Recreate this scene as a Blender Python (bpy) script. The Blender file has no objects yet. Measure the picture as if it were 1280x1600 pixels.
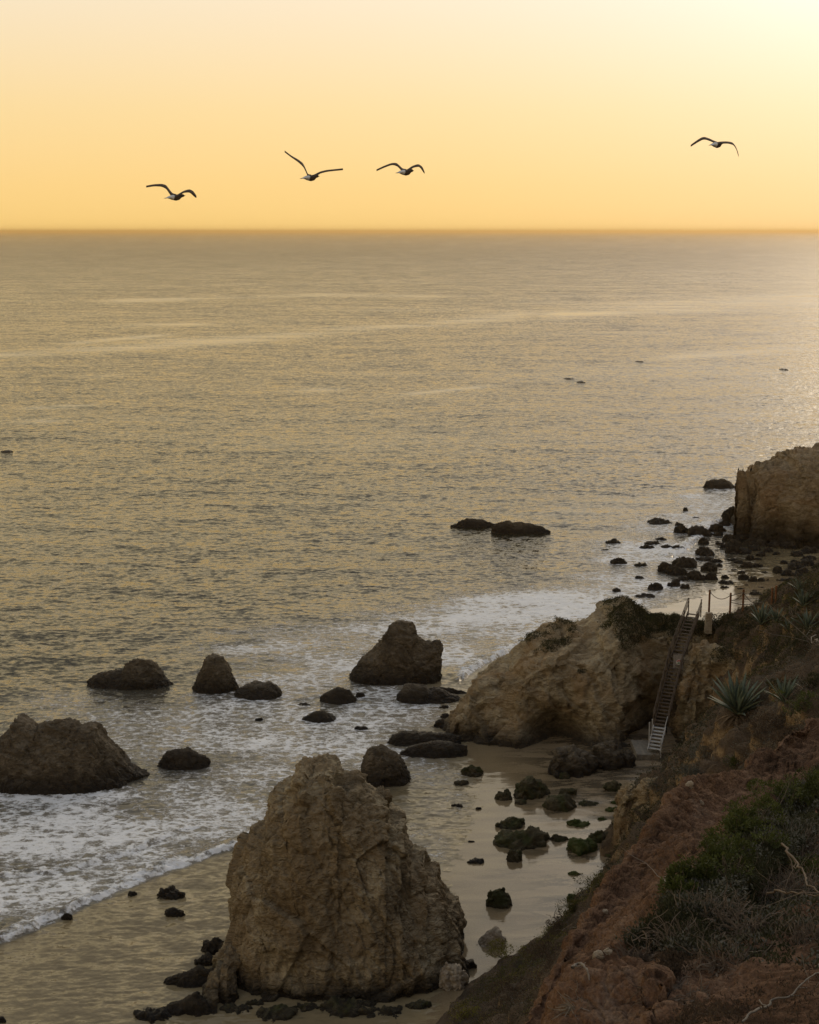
import bpy, math, random
import numpy as np
from mathutils import Vector, Matrix
from mathutils.bvhtree import BVHTree
R = math.radians
random.seed(7); rng = np.random.default_rng(7)

# ------------------------------------------------------------------ camera
S = bpy.context.scene
COL = S.collection
H = 40.0; F = 2222.0; TH = math.atan(439 / F)
cam = bpy.data.cameras.new('camera'); camo = bpy.data.objects.new('camera', cam); COL.objects.link(camo)
camo.location = (0, 0, H); camo.rotation_euler = (math.pi / 2 - TH, 0, 0)
cam.sensor_fit = 'VERTICAL'; cam.sensor_height = 36; cam.lens = F / 1600 * 36
cam.clip_start = 0.5; cam.clip_end = 300000
S.camera = camo
S.render.engine = 'CYCLES'
S.cycles.use_denoising = True
S.cycles.max_bounces = 6; S.cycles.diffuse_bounces = 3; S.cycles.glossy_bounces = 3
S.cycles.volume_bounces = 1; S.cycles.transmission_bounces = 2
S.cycles.sample_clamp_indirect = 4
S.view_settings.view_transform = 'Standard'; S.view_settings.look = 'None'
S.view_settings.exposure = 0.0; S.view_settings.gamma = 1

# ------------------------------------------------------------------ world: low hazy evening sky
SUN_AZ, SUN_EL = R(25), R(24)          # azimuth to the right of +Y
sund = Vector((math.sin(SUN_AZ) * math.cos(SUN_EL), math.cos(SUN_AZ) * math.cos(SUN_EL), math.sin(SUN_EL)))
W = bpy.data.worlds.new('World'); S.world = W; W.use_nodes = True
nt = W.node_tree; nt.nodes.clear(); L = nt.links.new


def N(t, typ, **kw):
    n = t.nodes.new(typ)
    for k, v in kw.items():
        setattr(n, k, v)
    return n


def math_node(t, op, a, b=None, c=None, clamp=False):
    n = N(t, 'ShaderNodeMath', operation=op, use_clamp=clamp)
    for i, v in enumerate((a, b, c)):
        if v is None: continue
        if isinstance(v, (int, float)): n.inputs[i].default_value = v
        else: t.links.new(v, n.inputs[i])
    return n.outputs[0]


def ramp(t, fac, stops, interp='LINEAR'):
    n = N(t, 'ShaderNodeValToRGB'); cr = n.color_ramp; cr.interpolation = interp
    while len(cr.elements) < len(stops): cr.elements.new(0.5)
    for e, (p, c) in zip(cr.elements, stops):
        e.position = p; e.color = (c[0], c[1], c[2], 1) if not isinstance(c, (int, float)) else (c, c, c, 1)
    t.links.new(fac, n.inputs[0]); return n.outputs[0]


def mixc(t, fac, a, b, mode='MIX'):
    n = N(t, 'ShaderNodeMix', data_type='RGBA', blend_type=mode)
    for i, v in ((0, fac), (6, a), (7, b)):
        if isinstance(v, (int, float)): n.inputs[i].default_value = v
        elif isinstance(v, tuple): n.inputs[i].default_value = (*v, 1) if len(v) == 3 else v
        else: t.links.new(v, n.inputs[i])
    return n.outputs[2]


tc = N(nt, 'ShaderNodeTexCoord'); sep = N(nt, 'ShaderNodeSeparateXYZ'); L(tc.outputs['Generated'], sep.inputs[0])
z = sep.outputs[2]
zs = math_node(nt, 'MULTIPLY', math_node(nt, 'MAXIMUM', z, 0.0), 1.0)
left = ramp(nt, zs, [(0.0, (.98, .645, .215)), (0.03, (.98, .66, .25)), (0.08, (.95, .70, .34)), (0.15, (.92, .76, .53)),
                     (0.26, (.92, .77, .43)), (0.42, (.76, .64, .41)), (0.70, (.46, .47, .43)), (1.0, (.41, .47, .56))])
# brighter air round the low sun
vd = N(nt, 'ShaderNodeVectorMath', operation='DOT_PRODUCT'); L(tc.outputs['Generated'], vd.inputs[0]); vd.inputs[1].default_value = sund
dt = math_node(nt, 'MAXIMUM', vd.outputs['Value'], 0.0)
g1 = math_node(nt, 'POWER', dt, 8.0)
g2 = math_node(nt, 'POWER', dt, 20.0)
glow = mixc(nt, math_node(nt, 'MULTIPLY', g1, 0.08), (0, 0, 0), (1.0, .85, .6))
glow2 = mixc(nt, math_node(nt, 'MULTIPLY', g2, .6), (0, 0, 0), (.25, .42, .95))
g3 = math_node(nt, 'POWER', dt, 60.0); c = mixc(nt, 1.0, left, mixc(nt, math_node(nt, 'MULTIPLY', g3, 1.8), (0, 0, 0), (1.0, .80, .50)), 'ADD'); c = mixc(nt, 1.0, c, glow, 'ADD'); c = mixc(nt, 1.0, c, glow2, 'ADD')
# the half of the sky behind the camera is dimmer and bluer
bk = N(nt, 'ShaderNodeMapRange'); L(sep.outputs[1], bk.inputs[0])
for i, v in enumerate((-.7, .7, 0.0, 1.0)): bk.inputs[i + 1].default_value = v
c = mixc(nt, bk.outputs[0], mixc(nt, 1.0, c, (.74, .70, .72), 'MULTIPLY'), c)
sky = N(nt, 'ShaderNodeTexSky'); sky.sky_type = 'NISHITA'; sky.sun_disc = False
sky.sun_elevation = SUN_EL; sky.sun_rotation = SUN_AZ; sky.air_density = 1.5; sky.dust_density = 4
bg1 = N(nt, 'ShaderNodeBackground'); L(c, bg1.inputs[0]); bg1.inputs[1].default_value = 1.0
bg2 = N(nt, 'ShaderNodeBackground'); L(sky.outputs[0], bg2.inputs[0]); bg2.inputs[1].default_value = 0.004
ad = N(nt, 'ShaderNodeAddShader'); L(bg1.outputs[0], ad.inputs[0]); L(bg2.outputs[0], ad.inputs[1])
wo = N(nt, 'ShaderNodeOutputWorld'); L(ad.outputs[0], wo.inputs[0])

sl = bpy.data.lights.new('sun', 'SUN'); sl.energy = 0.3; sl.angle = R(15); sl.color = (1, .78, .5)
so = bpy.data.objects.new('sun', sl); COL.objects.link(so)
so.rotation_euler = (-sund).to_track_quat('-Z', 'Y').to_euler()

# ------------------------------------------------------------------ projection helpers (real positions from view directions)
ct, st = math.cos(TH), math.sin(TH)


def ray(px, py):
    v = 800 - py
    return np.array([px - 640.0, F * ct + v * st, -F * st + v * ct])


def P(px, py, Y):
    d = ray(px, py); t = Y / d[1]
    return np.array([d[0] * t, Y, H + d[2] * t])


def G(px, py, zz=0.0):
    d = ray(px, py); t = (zz - H) / d[2]
    return np.array([d[0] * t, d[1] * t, zz])


def proj(x, y, zz):
    cx = x; cy = y * st + (zz - H) * ct; cz = y * ct - (zz - H) * st
    return 640 + F * cx / cz, 800 - F * cy / cz


# ------------------------------------------------------------------ noise
def _h(i, j, k, s):
    n = (i.astype(np.int64) * 374761393 + j.astype(np.int64) * 668265263 + k.astype(np.int64) * 1274126177 + s * 362437) & 0x7fffffff
    n = ((n ^ (n >> 13)) * 1103515245) & 0x7fffffff
    n = ((n ^ (n >> 11)) * 69069) & 0x7fffffff
    return (n ^ (n >> 15))


def vnoise(x, y, zz, s=0):
    """smooth value noise about -1..1"""
    xi, yi, zi = np.floor(x), np.floor(y), np.floor(zz)
    fx, fy, fz = x - xi, y - yi, zz - zi
    fx, fy, fz = [f * f * f * (f * (f * 6 - 15) + 10) for f in (fx, fy, fz)]
    out = 0
    for a in (0, 1):
        wa = fx if a else 1 - fx
        for b in (0, 1):
            wb = fy if b else 1 - fy
            for cc in (0, 1):
                wc = fz if cc else 1 - fz
                out = out + wa * wb * wc * ((_h(xi + a, yi + b, zi + cc, s) & 0xffff) / 32767.5 - 1)
    return out


def vnoise2(x, y, s=0):
    xi, yi = np.floor(x), np.floor(y)
    fx, fy = x - xi, y - yi
    fx, fy = [f * f * (3 - 2 * f) for f in (fx, fy)]
    zz = np.zeros_like(xi); out = 0
    for a in (0, 1):
        wa = fx if a else 1 - fx
        for b in (0, 1):
            wb = fy if b else 1 - fy
            out = out + wa * wb * ((_h(xi + a, yi + b, zz, s) & 0xffff) / 32767.5 - 1)
    return out


ROT = np.array(Matrix.Rotation(.9, 3, Vector((.48, .62, .62)).normalized()))


def fbm(p, sc, o=4, s=0, g=.5, ridged=False):
    a = 1; t = 0; out = 0
    for k in range(o):
        p = p @ ROT.T
        n = 1.5 * vnoise(p[:, 0] * sc + 13.7 * k, p[:, 1] * sc + 7.1 * k, p[:, 2] * sc + 3.3 * k, s + k)
        if ridged: n = 1 - 2 * np.abs(n)
        out = out + a * n; t += a; a *= g; sc *= 2.03
    return out / t


def fbm2(x, y, o=4, s=0, g=.5, ridged=False):
    a = 1; t = 0; out = 0
    for k in range(o):
        n = vnoise2(x + 17.3 * k, y + 9.1 * k, s + k)
        if ridged: n = 1 - 2 * np.abs(n)
        out = out + a * n; t += a; a *= g; x = x * 2.03; y = y * 2.03
    return out / t


def worley(p, sc, s=0):
    q = p * sc; b = np.floor(q); f1 = np.full(len(q), 9.); f2 = np.full(len(q), 9.); cid = np.zeros(len(q)); fac = np.zeros(len(q))
    for i in (-1, 0, 1):
        for j in (-1, 0, 1):
            for k in (-1, 0, 1):
                cx, cy, cz = b[:, 0] + i, b[:, 1] + j, b[:, 2] + k
                h = _h(cx, cy, cz, s)
                ox, oy, oz = (h & 1023) / 1023., ((h >> 10) & 1023) / 1023., ((h >> 20) & 1023) / 1023.
                d = np.sqrt((cx + ox - q[:, 0]) ** 2 + (cy + oy - q[:, 1]) ** 2 + (cz + oz - q[:, 2]) ** 2)
                m = d < f1
                f2 = np.where(m, f1, np.minimum(f2, d)); cid = np.where(m, (h % 997) / 997., cid); f1 = np.where(m, d, f1)
                fac = np.where(m, (ox - .5) * 2 * (cx + ox - q[:, 0]) + (oy - .5) * 2 * (cy + oy - q[:, 1]) + (oz - .5) * 2 * (cz + oz - q[:, 2]), fac)
    worley.facet = fac
    return f1, f2, cid


# ------------------------------------------------------------------ object helpers
def tag(o, label=None, cat=None, group=None, kind=None):
    if label: o['label'] = label
    if cat: o['category'] = cat
    if group: o['group'] = group
    if kind: o['kind'] = kind
    return o


def mesh_np(name, v, faces, mat=None, parent=None, smooth=True, origin=None, attrs=None):
    v = np.asarray(v, dtype=np.float64)
    if origin is None: origin = np.zeros(3)
    origin = np.asarray(origin, float)
    me = bpy.data.meshes.new(name)
    faces = np.asarray(faces, dtype=np.int32)
    n, k = faces.shape
    me.vertices.add(len(v)); me.vertices.foreach_set('co', (v - origin).astype(np.float32).ravel())
    me.loops.add(n * k); me.loops.foreach_set('vertex_index', faces.ravel())
    me.polygons.add(n); me.polygons.foreach_set('loop_start', np.arange(0, n * k, k, dtype=np.int32))
    me.update(calc_edges=True); me.validate()
    me.polygons.foreach_set('use_smooth', np.full(len(me.polygons), smooth))
    for an, av in (attrs or {}).items():
        a = me.attributes.new(an, 'FLOAT', 'POINT'); a.data.foreach_set('value', np.asarray(av, dtype=np.float32))
    if mat: me.materials.append(mat)
    o = bpy.data.objects.new(name, me); COL.objects.link(o)
    if parent is not None:
        o.parent = parent; o.location = Vector(origin) - Vector(parent.location)
    else:
        o.location = Vector(origin)
    return o


def empty(name, loc, label, cat, group=None):
    o = bpy.data.objects.new(name, None); COL.objects.link(o); o.location = Vector(loc); o.empty_display_size = .2
    return tag(o, label, cat, group)


def grid_faces(nr, nc, closed=False):
    a = np.arange(nr * nc).reshape(nr, nc)
    if closed: a = np.concatenate([a, a[:, :1]], 1)
    return np.stack([a[:-1, :-1], a[:-1, 1:], a[1:, 1:], a[1:, :-1]], -1).reshape(-1, 4)


class MB:
    """collects bars and tubes as quads"""
    def __init__(s): s.v = []; s.f = []; s.n = 0
    def add(s, v, f):
        v = np.asarray(v, float); f = np.asarray(f, int)
        s.v.append(v); s.f.append(f + s.n); s.n += len(v)
    def bar(s, a, b, w, h, up=(0, 0, 1)):
        a = np.asarray(a, float); b = np.asarray(b, float); d = b - a; d /= np.linalg.norm(d)
        up = np.asarray(up, float)
        if abs(np.dot(up, d)) > .98: up = np.array([0, 1., 0])
        sx = np.cross(d, up); sx /= np.linalg.norm(sx); sz = np.cross(sx, d)
        c = [q + sx * i * w / 2 + sz * j * h / 2 for q in (a, b) for i, j in ((-1, -1), (1, -1), (1, 1), (-1, 1))]
        s.add(c, [(0, 1, 2, 3), (7, 6, 5, 4), (0, 4, 5, 1), (1, 5, 6, 2), (2, 6, 7, 3), (3, 7, 4, 0)])
    def tube(s, pts, rad, n=6, cap=True):
        pts = np.asarray(pts, float); m = len(pts)
        rad = np.full(m, rad) if np.isscalar(rad) else np.asarray(rad, float)
        t = np.gradient(pts, axis=0); t /= np.linalg.norm(t, axis=1)[:, None] + 1e-9
        ref = np.array([.31, .17, .93]); ref = ref / np.linalg.norm(ref)
        a = np.cross(t, ref); a /= np.linalg.norm(a, axis=1)[:, None] + 1e-9; b = np.cross(t, a)
        th = np.arange(n) * 2 * math.pi / n
        v = pts[:, None] + rad[:, None, None] * (a[:, None] * np.cos(th)[None, :, None] + b[:, None] * np.sin(th)[None, :, None])
        s.add(v.reshape(-1, 3), grid_faces(m, n, True))
    def build(s, name, mat, parent=None, smooth=False, origin=None):
        if origin is None and parent is not None: origin = np.array(parent.location)
        return mesh_np(name, np.concatenate(s.v), np.concatenate(s.f), mat, parent, smooth, origin)


# ------------------------------------------------------------------ materials
def newmat(name):
    m = bpy.data.materials.new(name); m.use_nodes = True; t = m.node_tree
    return m, t, t.nodes['Principled BSDF']


def noise_tex(t, vec, scale, detail=4, rough=.6, dist=0.0):
    n = N(t, 'ShaderNodeTexNoise'); n.inputs['Scale'].default_value = scale; n.inputs['Detail'].default_value = detail
    n.inputs['Roughness'].default_value = rough; n.inputs['Distortion'].default_value = dist
    t.links.new(vec, n.inputs['Vector']); return n


def mapping(t, vec, sc=(1, 1, 1), rot=(0, 0, 0)):
    m = N(t, 'ShaderNodeMapping'); m.inputs['Scale'].default_value = sc; m.inputs['Rotation'].default_value = rot
    t.links.new(vec, m.inputs['Vector']); return m.outputs[0]


def rock_mat(name, dark, mid, light, ochre=None, wet_h=1.2, wet_col=(.022, .018, .013), sc=1.0, bump=.7, tilt=.35, rough=.9):
    m, t, b = newmat(name)
    pos = N(t, 'ShaderNodeNewGeometry').outputs['Position']
    st_ = mapping(t, pos, (1 * sc, 1 * sc, 2.6 * sc), (tilt, tilt * .6, 0))
    n1 = noise_tex(t, pos, .35 * sc, 5, .65, .6); n2 = noise_tex(t, st_, 1.3, 6, .7, .8); n3 = noise_tex(t, pos, 7 * sc, 4, .7)
    f = math_node(t, 'ADD', math_node(t, 'MULTIPLY', n1.outputs[0], .45), math_node(t, 'MULTIPLY', n2.outputs[0], .4))
    f = math_node(t, 'ADD', f, math_node(t, 'MULTIPLY', n3.outputs[0], .15))
    col = ramp(t, f, [(.38, dark), (.49, mid), (.58, light)])
    if ochre:
        n4 = noise_tex(t, pos, .22 * sc, 3, .5, 1.0)
        col = mixc(t, ramp(t, n4.outputs[0], [(.45, 0.0), (.62, .75)]), col, ochre)
    # dark weathered pits
    n5 = noise_tex(t, st_, .9, 3, .5, 1.5)
    col = mixc(t, ramp(t, n5.outputs[0], [(.62, 0.0), (.70, .55)]), col, tuple(x * .45 for x in dark))
    # wet, mussel-covered foot of the rock
    sp = N(t, 'ShaderNodeSeparateXYZ'); t.links.new(pos, sp.inputs[0])
    hz = math_node(t, 'ADD', sp.outputs[2], math_node(t, 'MULTIPLY', math_node(t, 'SUBTRACT', n2.outputs[0], .5), 1.6))
    w = N(t, 'ShaderNodeMapRange'); t.links.new(hz, w.inputs[0])
    for i, v in enumerate((wet_h * .3, wet_h * 1.3 + .01, 1.0, 0.0)): w.inputs[i + 1].default_value = v
    col = mixc(t, w.outputs[0], col, wet_col)
    t.links.new(col, b.inputs['Base Color'])
    t.links.new(math_node(t, 'SUBTRACT', rough, math_node(t, 'MULTIPLY', w.outputs[0], .35)), b.inputs['Roughness'])
    b.inputs['Specular IOR Level'].default_value = .3
    vo = N(t, 'ShaderNodeTexVoronoi', feature='DISTANCE_TO_EDGE'); vo.inputs['Scale'].default_value = 2.2 * sc
    t.links.new(mixc(t, .25, st_, noise_tex(t, pos, 2 * sc, 3).outputs[1]), vo.inputs['Vector'])
    cr = ramp(t, vo.outputs[0], [(0.0, 0.0), (.12, 1.0)])
    hh = math_node(t, 'ADD', math_node(t, 'MULTIPLY', cr, .25), math_node(t, 'ADD', n2.outputs[0], math_node(t, 'MULTIPLY', n3.outputs[0], .5)))
    bp = N(t, 'ShaderNodeBump'); bp.inputs['Strength'].default_value = bump; bp.inputs['Distance'].default_value = .35 / sc
    t.links.new(hh, bp.inputs['Height']); t.links.new(bp.outputs[0], b.inputs['Normal'])
    return m


M_stack = rock_mat('tan_rock', (.085, .066, .042), (.225, .18, .118), (.36, .305, .21), (.20, .148, .088), 1.0)
M_head = rock_mat('ochre_rock', (.105, .08, .05), (.25, .20, .128), (.38, .32, .22), (.26, .18, .10), 1.5, (.03, .024, .017))
M_far = rock_mat('far_rock', (.10, .073, .045), (.21, .16, .10), (.30, .24, .16), (.23, .155, .09), 4.0, (.02, .016, .012))
M_sea = rock_mat('dark_sea_rock', (.045, .036, .026), (.085, .068, .048), (.155, .13, .098), None, 1.5, (.014, .011, .009))
M_boulder = rock_mat('mussel_boulder', (.016, .013, .010), (.03, .024, .018), (.05, .042, .032), None, .5, (.010, .008, .007), 2.5, .7)
M_beach = rock_mat('weedy_boulder', (.03, .028, .016), (.06, .052, .030), (.10, .085, .055), (.035, .045, .012), .25, (.022, .018, .012), 3, .7)
M_green = rock_mat('green_weed_rock', (.03, .04, .010), (.05, .065, .016), (.08, .085, .035), (.03, .05, .008), .1, (.02, .02, .01), 3, .7)
M_pale = rock_mat('pale_rock', (.22, .18, .14), (.32, .27, .21), (.42, .37, .30), None, .1, (.1, .08, .06), 3, .5)
M_redpebble = rock_mat('red_clod', (.10, .045, .022), (.16, .075, .038), (.22, .12, .07), None, -50, (.1, .05, .02), 6, .6)


def simple_mat(name, col, rough=.8, var=.35, scale=3.0, spec=.3, bump=0, translucent=0):
    m, t, b = newmat(name)
    pos = N(t, 'ShaderNodeNewGeometry').outputs['Position']
    n = noise_tex(t, pos, scale, 4, .7)
    c2 = ramp(t, n.outputs[0], [(.3, tuple(x * (1 - var) for x in col)), (.7, tuple(min(1, x * (1 + var)) for x in col))])
    t.links.new(c2, b.inputs['Base Color']); b.inputs['Roughness'].default_value = rough
    b.inputs['Specular IOR Level'].default_value = spec
    if bump:
        bp = N(t, 'ShaderNodeBump'); bp.inputs['Strength'].default_value = bump; bp.inputs['Distance'].default_value = .02
        t.links.new(n.outputs[0], bp.inputs['Height']); t.links.new(bp.outputs[0], b.inputs['Normal'])
    if translucent:
        tr = N(t, 'ShaderNodeBsdfTranslucent'); t.links.new(c2, tr.inputs[0]); mx = N(t, 'ShaderNodeMixShader')
        mx.inputs[0].default_value = translucent; t.links.new(b.outputs[0], mx.inputs[1]); t.links.new(tr.outputs[0], mx.inputs[2])
        t.links.new(mx.outputs[0], t.nodes['Material Output'].inputs[0])
    return m


M_leaf = simple_mat('green_leaf', (.058, .072, .018), .6, .5, 2.0, .3, 0, .3)
M_olive = simple_mat('olive_leaf', (.075, .075, .022), .7, .5, 1.5, .2, 0, .3)
M_dkleaf = simple_mat('dark_leaf', (.038, .040, .020), .8, .5, 1.2, .2, 0, .2)
M_sage = simple_mat('grey_sage', (.11, .11, .095), .8, .4, 2, .2, 0, .2)
M_brown = simple_mat('dry_brown_leaf', (.075, .055, .040), .85, .4, 2, .1, 0, .2)
M_yellow = simple_mat('yellow_leaf', (.15, .14, .03), .7, .4, 2, .2, 0, .3)
M_twig = simple_mat('dead_twig', (.13, .105, .085), .9, .4, 5, .1)
M_bleached = simple_mat('bleached_wood', (.17, .15, .13), .8, .35, 8, .2)
M_agave = simple_mat('agave_leaf', (.085, .115, .085), .5, .35, 2.5, .4)
M_agedry = simple_mat('dry_agave_leaf', (.12, .085, .055), .8, .4, 4, .2)
M_wood = simple_mat('weathered_wood', (.105, .082, .065), .85, .4, 9, .2, .3)
M_palewood = simple_mat('pale_painted_wood', (.42, .42, .42), .7, .2, 9, .3, .2)
M_post = simple_mat('red_brown_post', (.16, .075, .038), .8, .35, 9, .2, .3)
M_rope = simple_mat('grey_rope', (.07, .06, .055), .9, .3, 20, .1)
M_conc = simple_mat('concrete', (.20, .18, .15), .9, .25, 3, .2, .4)
M_plank = simple_mat('grey_board', (.30, .28, .27), .85, .3, 8, .2, .3)
M_gullgrey = simple_mat('grey_feather', (.075, .062, .055), .8, .25, 20, .1)
M_gullwhite = simple_mat('white_feather', (.55, .60, .68), .8, .1, 20, .1)
M_beak = simple_mat('yellow_beak', (.35, .2, .04), .5, .1, 20, .3)
M_black = simple_mat('black_feather', (.012, .011, .010), .7, .2, 20, .2)
M_kelp = simple_mat('kelp', (.03, .02, .008), .4, .3, 2, .5)
M_signw = simple_mat('sign_white', (.75, .75, .78), .5, .03, 5, .3)
M_signr = simple_mat('sign_red', (.55, .06, .06), .5, .05, 5, .3)
M_signg = simple_mat('sign_green', (.10, .25, .16), .5, .05, 5, .3)


# ------------------------------------------------------------------ rock builder: a spine line with rounded flanks, then fractured
def rock(name, crest, Df, Db=None, mat=None, res=.14, amp=.35, seed=0, a=.75, b=.62, dents=(), floor=.25, zb=-1.2,
         label=None, cat='rock', group=None, kind=None, parent=None, strata=.5, fine=1.0, smooth=.0, dcurve=None, low=0.0, facet=.8, prof=None, big=0.0, bigs=.3):
    """crest: list of 3-D points from one ground contact over the top to the other"""
    c = np.asarray(crest, float)
    Db = Db or Df
    c = np.vstack([[c[0, 0], c[0, 1], zb], c, [c[-1, 0], c[-1, 1], zb]])
    seg = np.linalg.norm(np.diff(c, axis=0), axis=1); s = np.r_[0, np.cumsum(seg)]
    n = max(12, int(s[-1] / res)); si = np.linspace(0, s[-1], n)
    cr = np.stack([np.interp(si, s, c[:, i]) for i in range(3)], 1)
    if smooth:
        kx = max(1, int(smooth / res)); ker = np.hanning(2 * kx + 3)[1:-1]; ker /= ker.sum()
        pad = np.pad(cr, ((kx, kx), (0, 0)), 'edge'); cr = np.stack([np.convolve(pad[:, i], ker, 'valid') for i in range(3)], 1)[:n]
    x0, x1 = cr[:, 0].min(), cr[:, 0].max(); xc, hw = (x0 + x1) / 2, (x1 - x0) / 2
    u = np.clip((cr[:, 0] - xc) / hw, -1, 1)
    pr = floor + (1 - floor) * np.sqrt(np.maximum(0, 1 - u * u))
    if dcurve is not None:
        pr = np.interp(cr[:, 0], [d[0] for d in dcurve], [d[1] for d in dcurve])
    hmax = cr[:, 2].max() - zb
    m = max(10, int((hmax + Df) * 1.25 / res))
    ph = np.linspace(0.0, math.pi / 2, m)
    sf, cf = np.sin(ph) ** b, np.cos(ph) ** a
    if prof is not None:
        pa = np.array(prof, float); ls = np.r_[0, np.cumsum(np.hypot(np.diff(pa[:, 0]) * Df, np.diff(pa[:, 1]) * hmax))]; lt = np.linspace(0, ls[-1], m)
        cf, sf = np.interp(lt, ls, pa[:, 0]), np.interp(lt, ls, pa[:, 1])
    h = (cr[:, 2] - zb)[:, None]
    fx = np.repeat(cr[:, 0][:, None], m, 1)
    fr = np.stack([fx, cr[:, 1][:, None] - Df * pr[:, None] * cf[None], zb + h * sf[None]], -1)
    mb = max(8, m // 2); phb = np.linspace(math.pi / 2, 0, mb)[1:]
    bk_ = np.stack([np.repeat(cr[:, 0][:, None], mb - 1, 1), cr[:, 1][:, None] + Db * pr[:, None] * np.cos(phb)[None] ** a,
                    zb + h * np.sin(phb)[None] ** b], -1)
    g = np.concatenate([fr, bk_], 1); nr, nc = g.shape[:2]
    du = np.gradient(g, axis=0); dv = np.gradient(g, axis=1)
    nn = np.cross(dv, du); ln = np.linalg.norm(nn, axis=2, keepdims=True); nn = nn / np.maximum(ln, 1e-9)
    cc = g.mean((0, 1)); sgn = np.sign((nn * (g - cc)).sum(-1, keepdims=True)); nn = nn * np.where(sgn == 0, 1, sgn)
    p = g.reshape(-1, 3); nn = nn.reshape(-1, 3)
    L0 = max(hmax, hw); so_ = np.array([seed * 17.3, seed * 5.1, seed * 2.7])
    q = p + so_
    warp = np.stack([fbm(q, .5 / L0 * 3, 2, 5), fbm(q, .5 / L0 * 3, 2, 15), fbm(q, .5 / L0 * 3, 2, 25)], 1) * L0 * .08
    q = q + warp
    qs = q.copy(); qs[:, 2] = q[:, 2] * .62 + q[:, 0] * .45 * strata; qs = qs @ ROT.T if strata < .6 else qs
    qz = q * np.array([1, 1, .5]); qz[:, 0] += q[:, 2] * .25
    sc = 1 / (amp * 3.2)
    f1, f2, cid = worley(qs, sc * .50, seed + 3); fa = worley.facet
    g1, g2, gid = worley(qs, sc * 1.5, seed + 9); fb_ = worley.facet
    d = amp * (.75 * fbm(q, sc * .35, 3, seed) + .50 * (cid - .5) * np.clip((f2 - f1) * 5, 0, 1) - .38 * np.exp(-((f2 - f1) * 11) ** 2)
               + fine * (.26 * (gid - .5) * np.clip((g2 - g1) * 6, 0, 1) - .15 * np.exp(-((g2 - g1) * 11) ** 2)) + fine * .42 * fbm(qz, sc * 1.6, 5, seed + 30, .62, True))
    # a few bedding ledges
    d = d + amp * .16 * strata * fine * np.clip(2.5 * vnoise(qs[:, 0] * sc * .12, qs[:, 1] * sc * .12, q[:, 2] * sc * .9 + q[:, 0] * sc * .12, seed + 50), -1, 1)
    d = d + amp * facet * (1.5 * fa + .8 * fb_)
    if big:
        worley(q * np.array([1, 1, .7]), bigs, seed + 60); d = d + big * worley.facet
    d = d + low * fbm(q, 1.1 / max(low * 6, .5), 2, seed + 70)
    d = d - d.mean() - amp * .25
    p = p + nn * d[:, None]
    for (dx, dy, dz, rx, rz, dep) in dents:
        wgt = np.exp(-((p[:, 0] - dx) / rx) ** 2 - ((p[:, 2] - dz) / rz) ** 2 - ((p[:, 1] - dy) / (abs(dep) * 2 + 3)) ** 2)
        p[:, 1] += dep * wgt
    f = grid_faces(nr, nc)
    org = np.array([xc, cr[:, 1].mean(), 0])
    o = mesh_np(name, p, f, mat, parent, True, org)
    if parent is None: tag(o, label, cat if kind is None else None, group, kind)
    return o


def outline(pts, Y):
    """pixel outline at distance(s) Y -> 3-D crest; Y number or list"""
    if np.isscalar(Y): Y = [Y] * len(pts)
    return [P(px, py, y) for (px, py), y in zip(pts, Y)]


BOULD = []


def boulder(cx, base, w, h, mat=None, label=None, group=None, seed=None, pointy=0.0, name='boulder', gz=0.0, cat='rock', res=None, tiltx=0.0):
    seed = seed if seed is not None else int(cx * 7 + base * 3) % 991
    r = random.Random(seed)
    fr = G(cx, base, gz); dist = math.hypot(fr[1], H); sc_ = dist / F
    wm = w * sc_; D = wm * (.34 + .1 * r.random())
    dep = math.atan2(H, fr[1])
    zt = max((h * sc_ - D * math.sin(dep)) / math.cos(dep), .30 * D, .1)
    Yc = fr[1] + D * .9; x0 = fr[0] * Yc / fr[1]
    n = 11; cp = []
    e = .85 + .4 * pointy
    for i in range(n):
        t = math.pi * (1 - i / (n - 1))
        xx = math.copysign(abs(math.cos(t)) ** .85, math.cos(t)); zz = math.sin(t) ** e
        zz *= (1 + .22 * (r.random() - .5) * (1 if 0 < i < n - 1 else 0))
        cp.append((x0 + (xx + tiltx * zz * .4) * wm * .49, Yc + (r.random() - .5) * D * .3, gz + zt * zz * 1.02))
    return rock(name, cp, D, D * .9, mat or M_boulder, res or max(.05, wm / 26), max(.04, min(.3, wm * .06)), seed % 100, .95, .85, low=wm * .03, facet=1.0, big=wm * .10, bigs=1.2 / max(wm, .3),
                label=label, group=group, floor=.2, zb=gz - .5, fine=1.7, cat=cat)

# ================================================================== SETTING: sand, sea
SH = [G(*p) for p in [(640, 1750), (650, 1650), (660, 1580), (690, 1480), (696, 1370), (712, 1300), (735, 1240), (720, 1190),
                      (735, 1090), (800, 1022), (870, 1000), (985, 958), (1130, 920), (1225, 890), (1300, 850), (1500, 740), (2400, 640), (7000, 480)]]
SHY = np.array([p[1] for p in SH]); SHX = np.array([p[0] for p in SH])


def sand_z(x, y):
    xs = np.interp(y, SHY, SHX)
    d = x - xs
    zz = np.where(d > 0, .85 * (1 - np.exp(-d * .042)), d * .05)
    zz = np.maximum(zz, -4)
    return zz + .05 * fbm2(x * .12, y * .35, 3, 4) + .012 * fbm2(x * .6, y * 2.2, 3, 8)


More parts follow.
